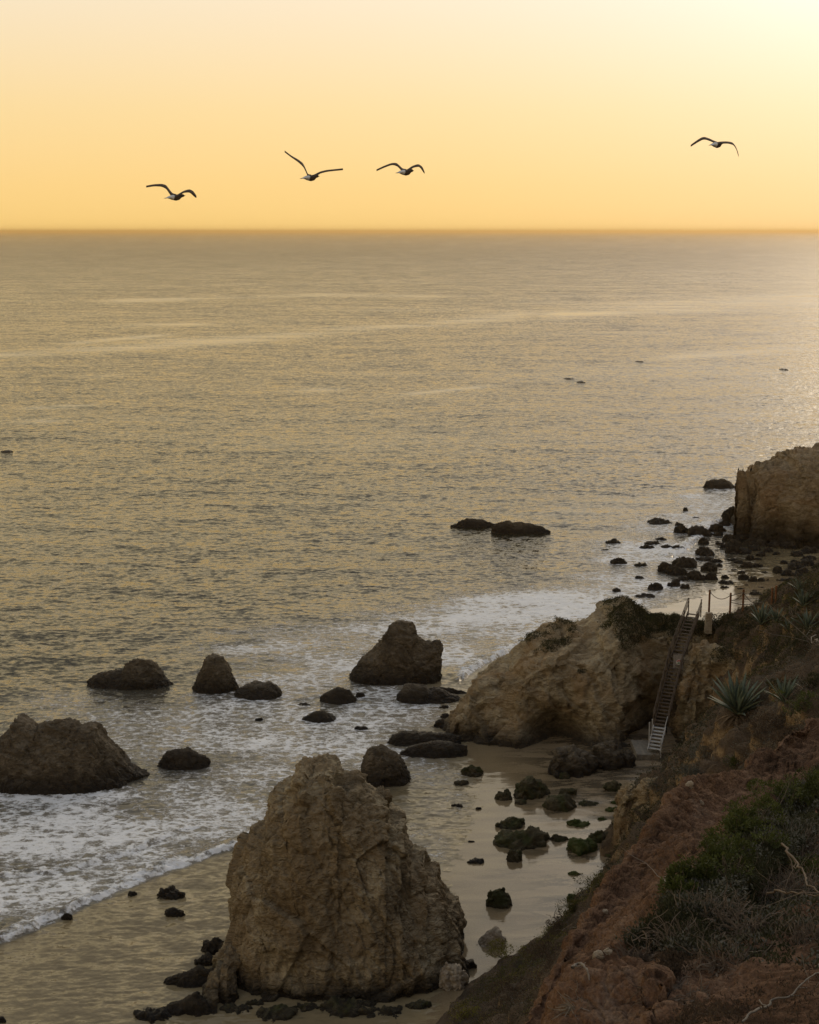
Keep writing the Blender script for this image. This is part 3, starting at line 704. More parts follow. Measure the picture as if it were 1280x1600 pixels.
# boulders written one by one: centre px, foot row, width, height, label
bl = [
 (341, 1494, 44, 25, 'smooth dark boulder against the left side of the tan stack', M_boulder),
 (325, 1511, 34, 16, 'small dark boulder just below the smooth one left of the tan stack', M_boulder),
 (268, 1407, 42, 18, 'dark flat topped boulder in the golden shallows left of the tan stack', M_boulder),
 (273, 1434, 28, 14, 'small ragged boulder just below the flat topped one in the shallows', M_boulder),
 (207, 1401, 16, 8, 'tiny dark rock near the wave front, left of the flat topped boulder', M_boulder),
 (105, 1439, 16, 11, 'tiny dark rock touching the edge of the white wave front at left', M_boulder),
 (240, 1600, 60, 14, 'dark weedy rock at the bottom edge, left of the tan stack', M_boulder),
 (2, 1600, 14, 10, 'dark rock in the bottom left corner', M_boulder),
 (372, 1586, 50, 14, 'flat weedy rock in dark shallows under the left part of the tan stack', M_beach),
 (430, 1598, 60, 16, 'low weedy rock at the bottom edge under the tan stack, left of its middle', M_beach),
 (478, 1582, 40, 12, 'small weedy rock touching the foot of the tan stack at its middle', M_beach),
 (535, 1592, 70, 18, 'wide low weedy rock at the foot of the tan stack, right of its middle', M_beach),
 (600, 1594, 60, 18, 'weedy rock at the bottom edge between the tan stack and the bushy slope', M_beach),
 (400, 1574, 26, 9, 'tiny weedy rock against the foot of the tan stack at left', M_beach),
 (570, 1576, 36, 12, 'small dark rock against the foot of the tan stack at right', M_beach),
 (655, 1580, 40, 14, 'dark rock squeezed between the tan stack and the slope at the bottom', M_beach),
 (706, 1548, 44, 40, 'pale rounded rock between the right foot of the tan stack and the slope', M_pale),
 (563, 1090, 16, 8, 'tiny dark rock touching the right of the small rounded rock in foam', M_boulder),
 (565, 1141, 18, 7, 'tiny dark rock in foam above the big rounded boulder', M_boulder),
 (404, 1127, 13, 5, 'tiny dark rock in foam below the rounded sea rock', M_boulder),
 (476, 1104, 22, 5, 'half sunken rock in foam left of the small rounded rock', M_boulder),
 (692, 1108, 15, 6, 'small flat rock just below the long low ledge', M_boulder),
 (697, 1123, 18, 9, 'upper of two small rocks left of the headland tip', M_boulder),
 (695, 1139, 34, 14, 'lower, wider of two small rocks left of the headland tip', M_boulder),
 (737, 1214, 33, 18, 'squarish brown boulder at the water in front of the headland foot', M_beach),
 (721, 1228, 25, 10, 'low weedy rock just below the squarish brown boulder', M_beach),
 (829, 1250, 52, 32, 'lumpy brown boulder covered in weed on the wet beach', M_beach),
 (789, 1252, 27, 15, 'small round weedy boulder left of the lumpy brown boulder', M_beach),
 (814, 1258, 18, 9, 'little rock touching the front of the lumpy brown boulder', M_beach),
 (875, 1269, 48, 26, 'green topped dark boulder on the beach right of the lumpy one', M_beach),
 (887, 1243, 27, 12, 'low weedy rock behind the green topped boulder', M_beach),
 (958, 1237, 28, 15, 'brown weedy rock close to the ochre cliff corner', M_beach),
 (920, 1260, 30, 7, 'thin flat weedy rock right of the green topped boulder', M_beach),
 (799, 1296, 44, 19, 'flat topped dark block in the middle of the wet beach', M_beach),
 (811, 1326, 86, 30, 'widest dark mound of rock in the middle of the wet beach', M_beach),
 (804, 1347, 24, 20, 'small lumpy rock in front of the widest dark mound', M_beach),
 (736, 1317, 12, 5, 'tiny rock left of the widest dark mound', M_boulder),
 (744, 1352, 26, 9, 'low dark rock in a ring of ripples left of the small lumpy rock', M_boulder),
 (680, 1356, 13, 9, 'tiny dark rock beside the right shoulder of the tan stack', M_boulder),
 (714, 1262, 18, 6, 'flat dark rock in the ripples above the right shoulder of the tan stack', M_boulder),
 (748, 1266, 10, 5, 'tiny dark rock right of the flat one in the ripples', M_boulder),
 (873, 1316, 27, 12, 'small weedy rock right of the widest dark mound', M_beach),
 (911, 1334, 50, 23, 'mossy green boulder on dry sand', M_green),
 (945, 1319, 50, 21, 'olive brown boulder on dry sand, up and right of the mossy one', M_beach),
 (903, 1293, 36, 11, 'flat patch of rock under bright green weed on the upper beach', M_green),
 (941, 1283, 15, 7, 'small green weedy stone right of the flat green patch', M_green),
 (951, 1340, 17, 7, 'small green stone right of the mossy green boulder', M_green),
 (897, 1369, 19, 6, 'low green stone alone on the dry sand below the mossy boulder', M_green),
 (959, 1270, 28, 9, 'dark green weedy stones beside the ochre cliff', M_green),
 (962, 1257, 18, 7, 'pale green weedy stone highest beside the ochre cliff', M_green),
 (778, 1419, 38, 31, 'angular pyramid shaped boulder alone on the shining sand', M_beach),
 (894, 1410, 17, 12, 'mossy round stone at the foot of the bushy slope', M_green),
 (895, 1216, 74, 46, 'biggest fallen brown boulder at the foot of the headland', M_sea),
 (947, 1204, 52, 40, 'fallen brown boulder between the biggest one and the concrete block', M_sea),
 (980, 1200, 28, 24, 'small fallen boulder just left of the concrete block', M_sea),
 (968, 1176, 32, 14, 'pale flat slab leaning on the headland foot left of the stairs', M_head),
 (882, 1218, 17, 10, 'small round rock in front of the biggest fallen boulder', M_beach),
 (1077, 1226, 9, 6, None, M_pale),
]
for cx, bs, w, h, lab, mt in bl:
    if lab is None: continue
    gz = float(sand_z(*[np.array([q]) for q in G(cx, bs)[:2]])[0]) if (cx > 700 and bs > 1190) else 0.0
    boulder(cx, bs, w, h, mt, lab, gz=max(gz, 0), group=None, pointy=.8 if 'pyramid' in lab else 0)
near_rock('boulder', [(742, 1480), (752, 1467), (762, 1456), (775, 1449), (783, 1455), (784, 1462), (792, 1464), (786, 1474)], 1483, M_pale, 'tilted craggy grey boulder on the sand right of the tan stack', .7, .05, .16, 33, zb=-.3, cat='rock')
# cove boulders below the far headland: crop coordinates (scale 4.267, origin 940,760)
SM = 'one of the small dark boulders scattered in the golden shallows below the far headland'
cove = [
 (395, 252, 175, 34, 'long flat dark rock awash at the outer edge of the far cove'), (520, 268, 60, 30, 'small rock between the long flat rock and the boulder reef'),
 (530, 315, 105, 52, 'left end of the dark boulder reef reaching out from the far headland'), (650, 335, 180, 55, 'widest low boulder of the reef below the far headland'),
 (765, 308, 120, 56, 'boulder of the reef linking it to the far headland foot'), (870, 242, 135, 104, 'big dark boulder leaning against the left foot of the far headland'),
 (815, 265, 80, 28, 'flat boulder below the big one at the far headland foot'), (775, 332, 70, 28, 'low boulder ringed by bright water behind the reef'),
 (850, 366, 90, 40, 'dark boulder just below the far headland reef'), (80, 385, 105, 26, 'farthest left low rock of the cove, in open water'),
 (340, 390, 110, 26, 'upper of two flat rocks at the left of the breaking wave'), (305, 418, 90, 30, 'lower of two flat rocks at the left of the breaking wave'),
 (395, 360, 80, 14, SM), (440, 415, 90, 28, 'rock with white spray breaking over it'), (515, 424, 85, 30, 'dark rock right of the one with white spray'),
 (680, 388, 75, 42, 'rounded boulder in calm water right of the breaking wave'), (785, 390, 60, 20, SM), (815, 411, 50, 32, SM),
 (682, 464, 125, 54, 'large domed boulder in the calm middle of the cove'), (115, 522, 110, 42, 'slanting dark rock alone in foam at the left of the cove'),
 (255, 535, 80, 28, 'small rock in foam right of the slanting one'), (550, 542, 180, 76, 'largest dark boulder of the cove, behind the surf edge'),
 (425, 575, 100, 66, 'dark boulder at the surf edge, left of the largest one'), (480, 594, 120, 58, 'dark boulder in front of the largest cove boulder'), (545, 592, 60, 42, SM),
 (685, 500, 115, 30, 'low flat rock below the large domed boulder'), (765, 511, 80, 28, 'low rock touching the right of the flat one below the domed boulder'),
 (710, 567, 115, 52, 'triangular boulder in the middle of the bright shallows'), (640, 628, 130, 54, 'wide low boulder in the bright shallows right of the surf edge'),
 (730, 628, 85, 58, 'humped boulder at the right end of the wide low one'), (540, 632, 80, 36, 'flat boulder at the left end of the wide low one'),
 (362, 695, 95, 52, 'rounded dark boulder in foam above the rope fence, farthest left'), (477, 672, 90, 42, 'dark boulder right of the rounded one above the rope fence'),
 (555, 684, 65, 32, SM), (500, 640, 50, 26, SM), (255, 622, 70, 22, 'small dark rock far left in the foam of the near cove'), (100, 705, 60, 25, 'lone small rock in foam above the headland top'),
 (285, 745, 135, 32, 'flat broken rock in bright water just above the headland peak'), (785, 536, 45, 24, SM), (872, 448, 90, 60, 'stacked boulder at the left of the far headland rubble'),
 (890, 404, 80, 44, 'boulder behind the stacked one at the far headland rubble'), (915, 516, 65, 24, SM), (965, 544, 80, 38, 'small peaked boulder below the far headland rubble'),
 (1040, 543, 75, 30, 'low boulder right of the small peaked one below the rubble'), (930, 585, 60, 24, SM), (945, 627, 75, 38, 'small two part boulder in the shallows left of the saddle shaped one'),
 (1008, 640, 60, 44, 'left lobe of the saddle shaped rock in the shallows'), (1065, 640, 52, 34, 'right lobe of the saddle shaped rock in the shallows'), (1107, 635, 26, 20, SM),
 (825, 616, 55, 26, SM), (832, 656, 110, 25, 'long low rock in the shallows left of the fence posts'), (820, 682, 60, 18, SM), (1045, 495, 50, 22, SM), (1218, 521, 55, 26, SM),
 (1175, 582, 70, 50, 'triangular grey boulder at the tip of the landward rubble'), (1235, 603, 90, 50, None), (1205, 642, 80, 30, None), (1262, 655, 80, 45, None), (1085, 580, 60, 12, SM),
 (1215, 698, 95, 52, 'dark block in bright water right of the fence posts'), (950, 452, 90, 42, None), (1065, 470, 70, 30, None), (1025, 738, 110, 40, 'dark rock seen through the middle rope of the fence'),
 (950, 366, 80, 42, None), (990, 492, 60, 36, None), (1165, 460, 50, 24, None), (885, 455, 60, 14, SM), (1100, 748, 65, 38, 'dark rock seen just left of the two close fence posts'),
 (925, 692, 70, 16, SM), (1020, 705, 50, 18, SM), (880, 560, 40, 12, SM), (690, 645, 30, 10, SM), (895, 670, 25, 10, SM), (968, 665, 26, 14, SM), (1060, 685, 70, 16, SM),
 (560, 165, 35, 24, 'tiny rock in foam well above the boulder reef'), (625, 215, 60, 10, SM), (725, 250, 20, 12, SM), (20, 428, 50, 8, SM), (160, 372, 50, 8, SM), (1000, 388, 110, 44, None), (1080, 400, 120, 40, None),
 (1160, 410, 120, 44, None), (1250, 420, 110, 50, None), (1020, 430, 80, 40, None), (1110, 440, 70, 30, None), (1300, 470, 90, 40, None), (1290, 560, 110, 50, None), (1340, 590, 90, 50, None),
 (1300, 610, 90, 40, None), (1330, 650, 90, 50, None), (1290, 520, 70, 30, None), (1370, 540, 100, 60, None), (1380, 500, 100, 40, None), (1400, 640, 90, 50, None), (1290, 690, 80, 40, None),
 (870, 500, 60, 18, SM), (1380, 450, 120, 50, None), (1440, 560, 90, 50, None)]
RUB = 'one of the dark boulders in the rubble heap on the shore under the far headland'
for cx, bs, w, h, lab in cove:
    sm = lab == SM or lab is None
    lb = RUB if lab is None else lab
    boulder(940 + cx / 4.267, 760 + bs / 4.267, w / 4.267, h / 4.267, M_boulder if lab else M_sea, lb,
            group=('small dark boulders in the cove shallows' if lab == SM else 'rubble boulders under the far headland') if sm else None)

# ================================================================== HILLSIDE (slope running down to the beach)
CP = [G(*p, .2) for p in [(600, 1640), (680, 1575), (735, 1512), (795, 1482), (850, 1455), (880, 1425), (905, 1405), (945, 1375), (968, 1352)]]
CP += [P(*p) for p in [
    (985, 1238, 87), (1010, 1212, 89), (1040, 1192, 87), (1062, 1160, 84), (1100, 1180, 75), (1150, 1150, 68), (1190, 1175, 58), (1280, 1120, 52),
    (1155, 1104, 70), (1210, 1088, 65), (1280, 1075, 60), (1100, 1004, 112), (1140, 1045, 105), (1125, 962, 113), (1180, 1000, 98), (1230, 982, 95), (1280, 965, 92),
    (1150, 950, 112), (1180, 944, 112), (1215, 937, 112), (1245, 921, 112), (1280, 899, 112), (1180, 1060, 90), (1230, 1040, 84), (1280, 1020, 78), (800, 1560, 60), (850, 1540, 55), (760, 1600, 60), (700, 1602, 65),
    (900, 1480, 62), (930, 1440, 64), (960, 1410, 62), (940, 1520, 48), (1000, 1400, 58), (1010, 1330, 70), (1040, 1290, 66), (1020, 1250, 78), (1080, 1230, 64)]]
CP += [np.array(p) for p in [(13.0, 84.5, .3), (13.6, 86.2, 3.8), (10.5, 88, -1), (11.8, 92, -.8), (12.6, 87.2, -.2), (13.5, 97, -.6), (9.5, 84.5, -1.2), (7, 81, -1.5), (14.2, 92, .3), (17, 97, .2), (19.5, 101, .2), (22.5, 106, .3), (21, 94, 4.5), (24, 100, 3.0), (10, 45, 16), (20, 50, 20), (3, 45, 11), (-5, 50, 3), (-10, 58, -.8),
    (40, 60, 25), (50, 80, 23), (62, 100, 20), (50, 116, 12), (40, 40, 26), (0, 35, 13), (30, 122, 5), (36, 124, 5.5), (24, 120, 3), (32, 132, -1), (50, 130, 1), (70, 125, 6), (70, 60, 28), (25, 25, 20), (5, 22, 16), (-8, 40, 2)]]
CP = np.array(CP)


def tps_fit(c, zv, lam=.02):
    d = np.linalg.norm(c[:, None] - c[None], axis=2); K = np.where(d > 0, d * d * np.log(d + 1e-9), 0) + lam * np.eye(len(c)) * 30
    Pm = np.c_[np.ones(len(c)), c]; A = np.block([[K, Pm], [Pm.T, np.zeros((3, 3))]])
    return np.linalg.solve(A, np.r_[zv, 0, 0, 0])


tw = tps_fit(CP[:, :2], CP[:, 2])


def hill_z(xq, yq):
    out = np.empty(len(xq))
    for i in range(0, len(xq), 20000):
        q = np.c_[xq[i:i + 20000], yq[i:i + 20000]]
        d = np.linalg.norm(q[:, None] - CP[None, :, :2], axis=2)
        out[i:i + 20000] = np.where(d > 0, d * d * np.log(d + 1e-9), 0) @ tw[:-3] + tw[-3] + q @ tw[-2:]
    return np.clip(out, -2, 27)


hx = np.arange(-12, 64, .20); hy = np.concatenate([np.arange(24, 60, .4), np.arange(60, 132, .2)])
gx, gy = np.meshgrid(hx, hy); x, y = gx.ravel(), gy.ravel(); zz = hill_z(x, y); zz = zz - np.clip(.6 - zz, 0, 1) * 1.6
v = np.stack([x, y, zz], 1)
gxz = np.gradient(zz.reshape(gx.shape), axis=1) / .2; gyz = np.gradient(zz.reshape(gx.shape), axis=0) / .25
nn = np.stack([-gxz.ravel(), -gyz.ravel(), np.ones(len(x))], 1); nn /= np.linalg.norm(nn, axis=1)[:, None]
steep = np.clip((1 - nn[:, 2]) * 3, 0, 1)
f1, f2, cid = worley(v * np.array([1, 1, .6]), .55, 5)
d = .55 * fbm(v, .16, 4, 201) + .35 * fbm(v, .5, 4, 207, .55, True) + steep * (.5 * (cid - .5) - .4 * np.exp(-((f2 - f1) * 6) ** 2)) + .10 * fbm(v, 2.2, 3, 211, .6, True)
edge = np.clip((zz + .2) / 1.2, 0.1, 1)
d -= d.mean() + .1
v = v + nn * (d * edge)[:, None]
m, t, b = newmat('hillside_soil')
pos = N(t, 'ShaderNodeNewGeometry').outputs['Position']
gnm = N(t, 'ShaderNodeNewGeometry').outputs['Normal']; sp = N(t, 'ShaderNodeSeparateXYZ'); t.links.new(gnm, sp.inputs[0])
n1 = noise_tex(t, pos, .25, 5, .65, .5); n2 = noise_tex(t, pos, 1.6, 5, .7, .4); n3 = noise_tex(t, pos, 9, 4, .75)
mixn = math_node(t, 'ADD', math_node(t, 'MULTIPLY', n1.outputs[0], .5), math_node(t, 'MULTIPLY', n2.outputs[0], .5))
soil = ramp(t, mixn, [(.38, (.040, .034, .026)), (.48, (.070, .052, .037)), (.56, (.090, .066, .047)), (.66, (.080, .076, .068))])
cl = ramp(t, n2.outputs[0], [(.35, (.12, .08, .045)), (.5, (.20, .14, .08)), (.65, (.27, .21, .14))])
sl_ = ramp(t, math_node(t, 'ADD', sp.outputs[2], math_node(t, 'MULTIPLY', math_node(t, 'SUBTRACT', n2.outputs[0], .5), .35)), [(.28, 1.0), (.46, 0.0)])
col = mixc(t, sl_, soil, cl); col = mixc(t, .35, col, mixc(t, 1.0, col, ramp(t, n3.outputs[0], [(.35, .3), (.65, 1.7)]), 'MULTIPLY'))
t.links.new(col, b.inputs['Base Color']); b.inputs['Roughness'].default_value = .95; b.inputs['Specular IOR Level'].default_value = .1
bp = N(t, 'ShaderNodeBump'); bp.inputs['Strength'].default_value = .7; bp.inputs['Distance'].default_value = .25
t.links.new(math_node(t, 'ADD', n2.outputs[0], math_node(t, 'MULTIPLY', n3.outputs[0], .4)), bp.inputs['Height']); t.links.new(bp.outputs[0], b.inputs['Normal'])
hill = tag(mesh_np('hillside', v, grid_faces(len(hy), len(hx)), m), kind='structure')
hill_v = v; hill_n = nn

# bare ochre rock faces standing out of the slope
rock('cliff', outline([(967, 1348), (968, 1310), (966, 1275), (968, 1246), (976, 1236), (992, 1232), (1000, 1238), (1008, 1228), (1030, 1222), (1055, 1228), (1080, 1245), (1110, 1270)], [86.5, 86.5, 86.8, 87, 87, 87, 86, 85.5, 85, 84, 83, 82]),
     1.6, 2.5, M_head, .09, .26, 91, .9, .5, floor=.7, strata=.5, fine=2, low=.2, kind='structure', zb=-.8)
rock('cliff', outline([(1058, 1152), (1063, 1100), (1068, 1050), (1076, 1020), (1088, 1006), (1105, 1002), (1125, 1010), (1140, 1030), (1160, 1046), (1178, 1070), (1182, 1110)], [107, 107.5, 108, 108.5, 109, 109, 108, 106, 104, 102, 100]),
     3.0, 2.5, M_head, .12, .32, 92, .8, .55, floor=.5, strata=.5, fine=2, low=.3, kind='structure', dents=[(21.0, 104.5, 1.0, 1.6, 1.6, 1.2)])

# ================================================================== BLUFF (red earth the camera stands on)
crest = [(760, 1720, 16.5), (800, 1650, 17.5), (835, 1600, 18.3), (880, 1500, 20), (928, 1432, 22), (975, 1360, 24), (1018, 1305, 25.5), (1060, 1252, 27), (1100, 1226, 28.5),
         (1176, 1200, 31), (1238, 1150, 34), (1280, 1125, 36), (1400, 1050, 40)]
lip = [(820, 1740, 14), (840, 1690, 14.2), (862, 1620, 14.6), (905, 1522, 15.5), (960, 1487, 16), (1013, 1443, 16.8), (1057, 1393, 18), (1085, 1370, 18.8), (1112, 1345, 19.8),
       (1160, 1285, 22.5), (1205, 1255, 25), (1262, 1205, 29), (1400, 1120, 34)]
low = [(860, 1900, 11), (890, 1850, 11), (930, 1800, 11), (980, 1750, 11), (1040, 1690, 11.2), (1090, 1640, 11.6), (1130, 1590, 12.2), (1160, 1560, 12.8), (1200, 1520, 13.6),
       (1260, 1460, 15), (1310, 1400, 17), (1370, 1340, 20), (1500, 1250, 25)]
crest = [(a_, b_ - (14 if 4 <= i_ <= 11 else 4), c_) for i_, (a_, b_, c_) in enumerate(crest)]
A1 = np.array([P(*p) for p in crest]); A3 = np.array([P(*p) for p in lip]); A5 = np.array([P(*p) for p in low])
ex = np.array([-.9, 1.0, 0]); idx = np.arange(13)
A2 = np.array([P((a_[0] * .5 + b_[0] * .5), (a_[1] * .5 + b_[1] * .5), a_[2] * .5 + b_[2] * .5 + (1.2 if a_[0] > 1130 else 1.7)) for a_, b_ in zip(crest, lip)])
A4 = (A3 + A5) / 2 + np.array([0, .3, -.1])
Am2 = A1 + np.array([-3, 4, -13]); Am1 = A1 + np.array([-1.0, 1.5, -5]); A0 = A1 + np.array([-.15, .35, -.8])
A6 = np.stack([-3 + idx * 2.3, 3 + idx * .8, np.full(13, 36.6)], 1)
A7 = np.stack([-5 + idx * 3.0, np.full(13, -6.0), 38.3 + idx * .05], 1)
A8 = np.stack([-30 + idx * 7.0, np.full(13, -60.0), 46 + idx * .3], 1)
rails = [Am2, Am1, A0, A1, A2, A3, A4, A5, A6, A7, A8]
cnt = [16, 22, 22, 90, 90, 80, 80, 40, 16, 16]


def catmull(Pn, k):
    """Pn list of arrays -> sampled between k and k+1, cardinal spline"""
    a0 = Pn[max(k - 1, 0)]; a1 = Pn[k]; a2 = Pn[k + 1]; a3 = Pn[min(k + 2, len(Pn) - 1)]
    return lambda u: .5 * ((2 * a1) + (-a0 + a2) * u + (2 * a0 - 5 * a1 + 4 * a2 - a3) * u * u + (-a0 + 3 * a1 - 3 * a2 + a3) * u ** 3)


def resample(Pn, per):
    nodes = [Pn[i] for i in range(len(Pn))]; out = []
    for k in range(len(nodes) - 1):
        fcn = catmull(nodes, k)
        for u in np.arange(per) / per: out.append(fcn(u))
    out.append(nodes[-1]); return np.array(out)


rr = [resample(r_, 34) for r_ in rails]
rows = []
for k in range(len(rr) - 1):
    fcn = catmull(rr, k)
    # linear blend for the far-apart rails keeps the spline from overshooting
    for u in np.arange(cnt[k]) / cnt[k]:
        rows.append(fcn(u) if 1 <= k <= 6 else rr[k] * (1 - u) + rr[k + 1] * u)
rows.append(rr[-1]); g = np.array(rows); nr, nc = g.shape[:2]
du = np.gradient(g, axis=0); dv = np.gradient(g, axis=1); nn = np.cross(dv, du); nn /= np.linalg.norm(nn, axis=2, keepdims=True) + 1e-9
nn = nn * np.sign(nn[30:300, :, 2].mean()); p = g.reshape(-1, 3); nn = nn.reshape(-1, 3)
qr = p * np.array([1, 1, .35])
f1, f2, cid = worley(p, 1.1, 41); g1, g2, gid = worley(p, 4.5, 43)
d = .20 * fbm(qr * np.array([1, 1, .5]), .45, 3, 301, .5, True) + .10 * fbm(p, .9, 3, 305) + .05 * (cid - .5) + .05 * (gid - .5) - .05 * np.exp(-((g2 - g1) * 7) ** 2) + .05 * fbm(p, 3.2, 4, 309, .6, True)
d -= d.mean() + .05
p = p + nn * d[:, None] * np.clip((p[:, 1] / 9)[:, None], .15, 1)
m, t, b = newmat('red_earth')
pos = N(t, 'ShaderNodeNewGeometry').outputs['Position']
n1 = noise_tex(t, pos, .6, 5, .65, .5); n2 = noise_tex(t, mapping(t, pos, (1, 1, .4)), 3.0, 6, .7, .5); n3 = noise_tex(t, pos, 22, 4, .75)
col = ramp(t, math_node(t, 'ADD', math_node(t, 'MULTIPLY', n1.outputs[0], .5), math_node(t, 'MULTIPLY', n2.outputs[0], .5)),
           [(.36, (.045, .028, .018)), (.47, (.098, .056, .035)), (.56, (.135, .080, .052)), (.66, (.18, .125, .09))])
col = mixc(t, .6, col, mixc(t, 1.0, col, ramp(t, n3.outputs[0], [(.35, .45), (.65, 1.6)]), 'MULTIPLY'))
t.links.new(col, b.inputs['Base Color']); b.inputs['Roughness'].default_value = .95; b.inputs['Specular IOR Level'].default_value = .1
vo = N(t, 'ShaderNodeTexVoronoi'); vo.inputs['Scale'].default_value = 16; t.links.new(pos, vo.inputs['Vector'])
bp = N(t, 'ShaderNodeBump'); bp.inputs['Strength'].default_value = .8; bp.inputs['Distance'].default_value = .07
t.links.new(math_node(t, 'ADD', math_node(t, 'ADD', n2.outputs[0], math_node(t, 'MULTIPLY', n3.outputs[0], .5)), math_node(t, 'MULTIPLY', vo.outputs[0], -.5)), bp.inputs['Height']); t.links.new(bp.outputs[0], b.inputs['Normal'])
bluff = tag(mesh_np('bluff', p, grid_faces(nr, nc), m), kind='structure')
bluff_v = p; bluff_n = nn

# ================================================================== placing things on the ground surfaces
def bvh(o):
    me = o.data; n = len(me.vertices); co = np.empty(n * 3, np.float32); me.vertices.foreach_get('co', co)
    co = co.reshape(-1, 3) + np.array(o.location, np.float32)
    k = np.empty(len(me.loops), np.int32); me.loops.foreach_get('vertex_index', k)
    return BVHTree.FromPolygons(co.tolist(), k.reshape(-1, 4).tolist())


B_hill, B_bluff = bvh(hill), bvh(bluff)
B_head = bvh(bpy.data.objects['headland_rock'])


def hit(px, py, *tr):
    d = Vector(ray(px, py)).normalized(); best = None
    for tr_ in (tr or (B_hill, B_bluff, B_head)):
        h = tr_.ray_cast(Vector((0, 0, H)), d, 400)
        if h[0] is not None and (best is None or h[3] < best[3]): best = h
    return best


def down(x_, y_, tr, z0=60):
    h = tr.ray_cast(Vector((x_, y_, z0)), Vector((0, 0, -1)), 100)
    return h[0].z if h[0] is not None else 0.0


def leaf_mesh(pts, dirs, ln, wd, r_, droop=.2):
    """many small pointed leaves: 4-corner faces folded along a random roll"""
    n = len(pts); dirs = dirs / (np.linalg.norm(dirs, axis=1)[:, None] + 1e-9)
    rv = r_.normal(size=(n, 3)); side = np.cross(dirs, rv); side /= np.linalg.norm(side, axis=1)[:, None] + 1e-9
    l = ln * r_.uniform(.6, 1.3, n)[:, None]; w = wd * r_.uniform(.7, 1.2, n)[:, None]
    a_ = pts; c_ = pts + dirs * l + np.array([0, 0, -1]) * l * droop * r_.uniform(0, 1, n)[:, None]
    mid = pts + dirs * l * .5
    v_ = np.stack([a_, mid + side * w * .5, c_, mid - side * w * .5], 1).reshape(-1, 3)
    f_ = np.arange(4 * n).reshape(n, 4); return v_, f_


def bush(px, py, wpx, hpx, mat, label, leaf=.09, n=2200, seed=0, name='bush', twigs=14, group=None, tr=(), gap=.25, stemmat=None, lift=.0, flat=1.0):
    h = hit(px, py, *tr)
    if h is None: return None
    base = np.array(h[0]); dist = np.linalg.norm(base - np.array([0, 0, H]))
    rx = wpx * dist / F / 2; rz = hpx * dist / F * .75; ry = rx * .8
    base[1] += ry * .35 * flat
    r_ = np.random.default_rng(seed + 100)
    o = empty(name, base, label, 'plant' if name == 'bush' else name.replace('_', ' '), group)
    # lobes
    k = 9; lc = np.c_[r_.normal(0, .42, k), r_.normal(0, .4, k), r_.uniform(.1, .6, k)]; lr = r_.uniform(.28, .52, k)
    i = r_.integers(0, k, n); u = r_.normal(size=(n, 3)); u /= np.linalg.norm(u, axis=1)[:, None]
    q = lc[i] + u * (lr[i] * r_.uniform(.55, 1.05, n) ** .6)[:, None]
    keep = (q[:, 2] > -.15) & (fbm(q, 2.2, 2, seed) > -gap)
    q, u = q[keep], u[keep]
    pts = q * np.array([rx, ry, rz]) + base + np.array([0, 0, lift * rz])
    v_, f_ = leaf_mesh(pts, u + np.array([0, 0, .6]) + r_.normal(0, .45, u.shape), leaf, leaf * .45, r_)
    mesh_np('foliage', v_, f_, mat, o, False, base)
    mb_ = MB()
    for _ in range(twigs):
        e = lc[r_.integers(0, k)] * np.array([rx, ry, rz]) * 1.15; s0 = base + np.array([r_.normal(0, .08) * rx, r_.normal(0, .08) * ry, -.15])
        e = base + e + np.array([0, 0, .35 * rz]); mid = (s0 + e) / 2 + r_.normal(0, .10, 3) * rx
        tt = np.linspace(0, 1, 6)[:, None]; c_ = s0 * (1 - tt) ** 2 + 2 * mid * tt * (1 - tt) + e * tt ** 2
        mb_.tube(c_, np.linspace(leaf * .16, leaf * .05, 6), 4)
    mb_.build('branch', stemmat or M_twig, o, origin=base)
    return o


def dead_brush(px, py, wpx, hpx, label, n=160, rad=.012, seed=0, mat=None, name='dead_shrub', tr=(), curl=.9, up=.7, group=None):
    """a tangle of bare curling twigs"""
    h = hit(px, py, *tr)
    if h is None: return None
    base = np.array(h[0]); dist = np.linalg.norm(base - np.array([0, 0, H])); rx = wpx * dist / F / 2; rz = hpx * dist / F
    r_ = np.random.default_rng(seed + 7); mb_ = MB()
    for _ in range(n):
        p0 = base + np.array([r_.normal(0, .35) * rx, r_.normal(0, .35) * rx, -.05]); d_ = r_.normal(size=3) * np.array([1, 1, .5]) + np.array([0, 0, up]); d_ /= np.linalg.norm(d_)
        L_ = r_.uniform(.4, 1.1) * max(rx, rz) * .8; m_ = 7; c_ = [p0]
        for q_ in range(m_):
            d_ = d_ + r_.normal(0, .28 * curl, 3); d_ /= np.linalg.norm(d_); c_.append(c_[-1] + d_ * L_ / m_ * np.array([1, 1, rz / max(rx, rz)]))
        mb_.tube(c_, np.linspace(rad, rad * .35, m_ + 1) * r_.uniform(.5, 1.5), 3)
    o = mb_.build(name, mat or M_twig, None, origin=base)
    return tag(o, label, 'dead shrub' if name == 'dead_shrub' else name.replace('_', ' '), group)


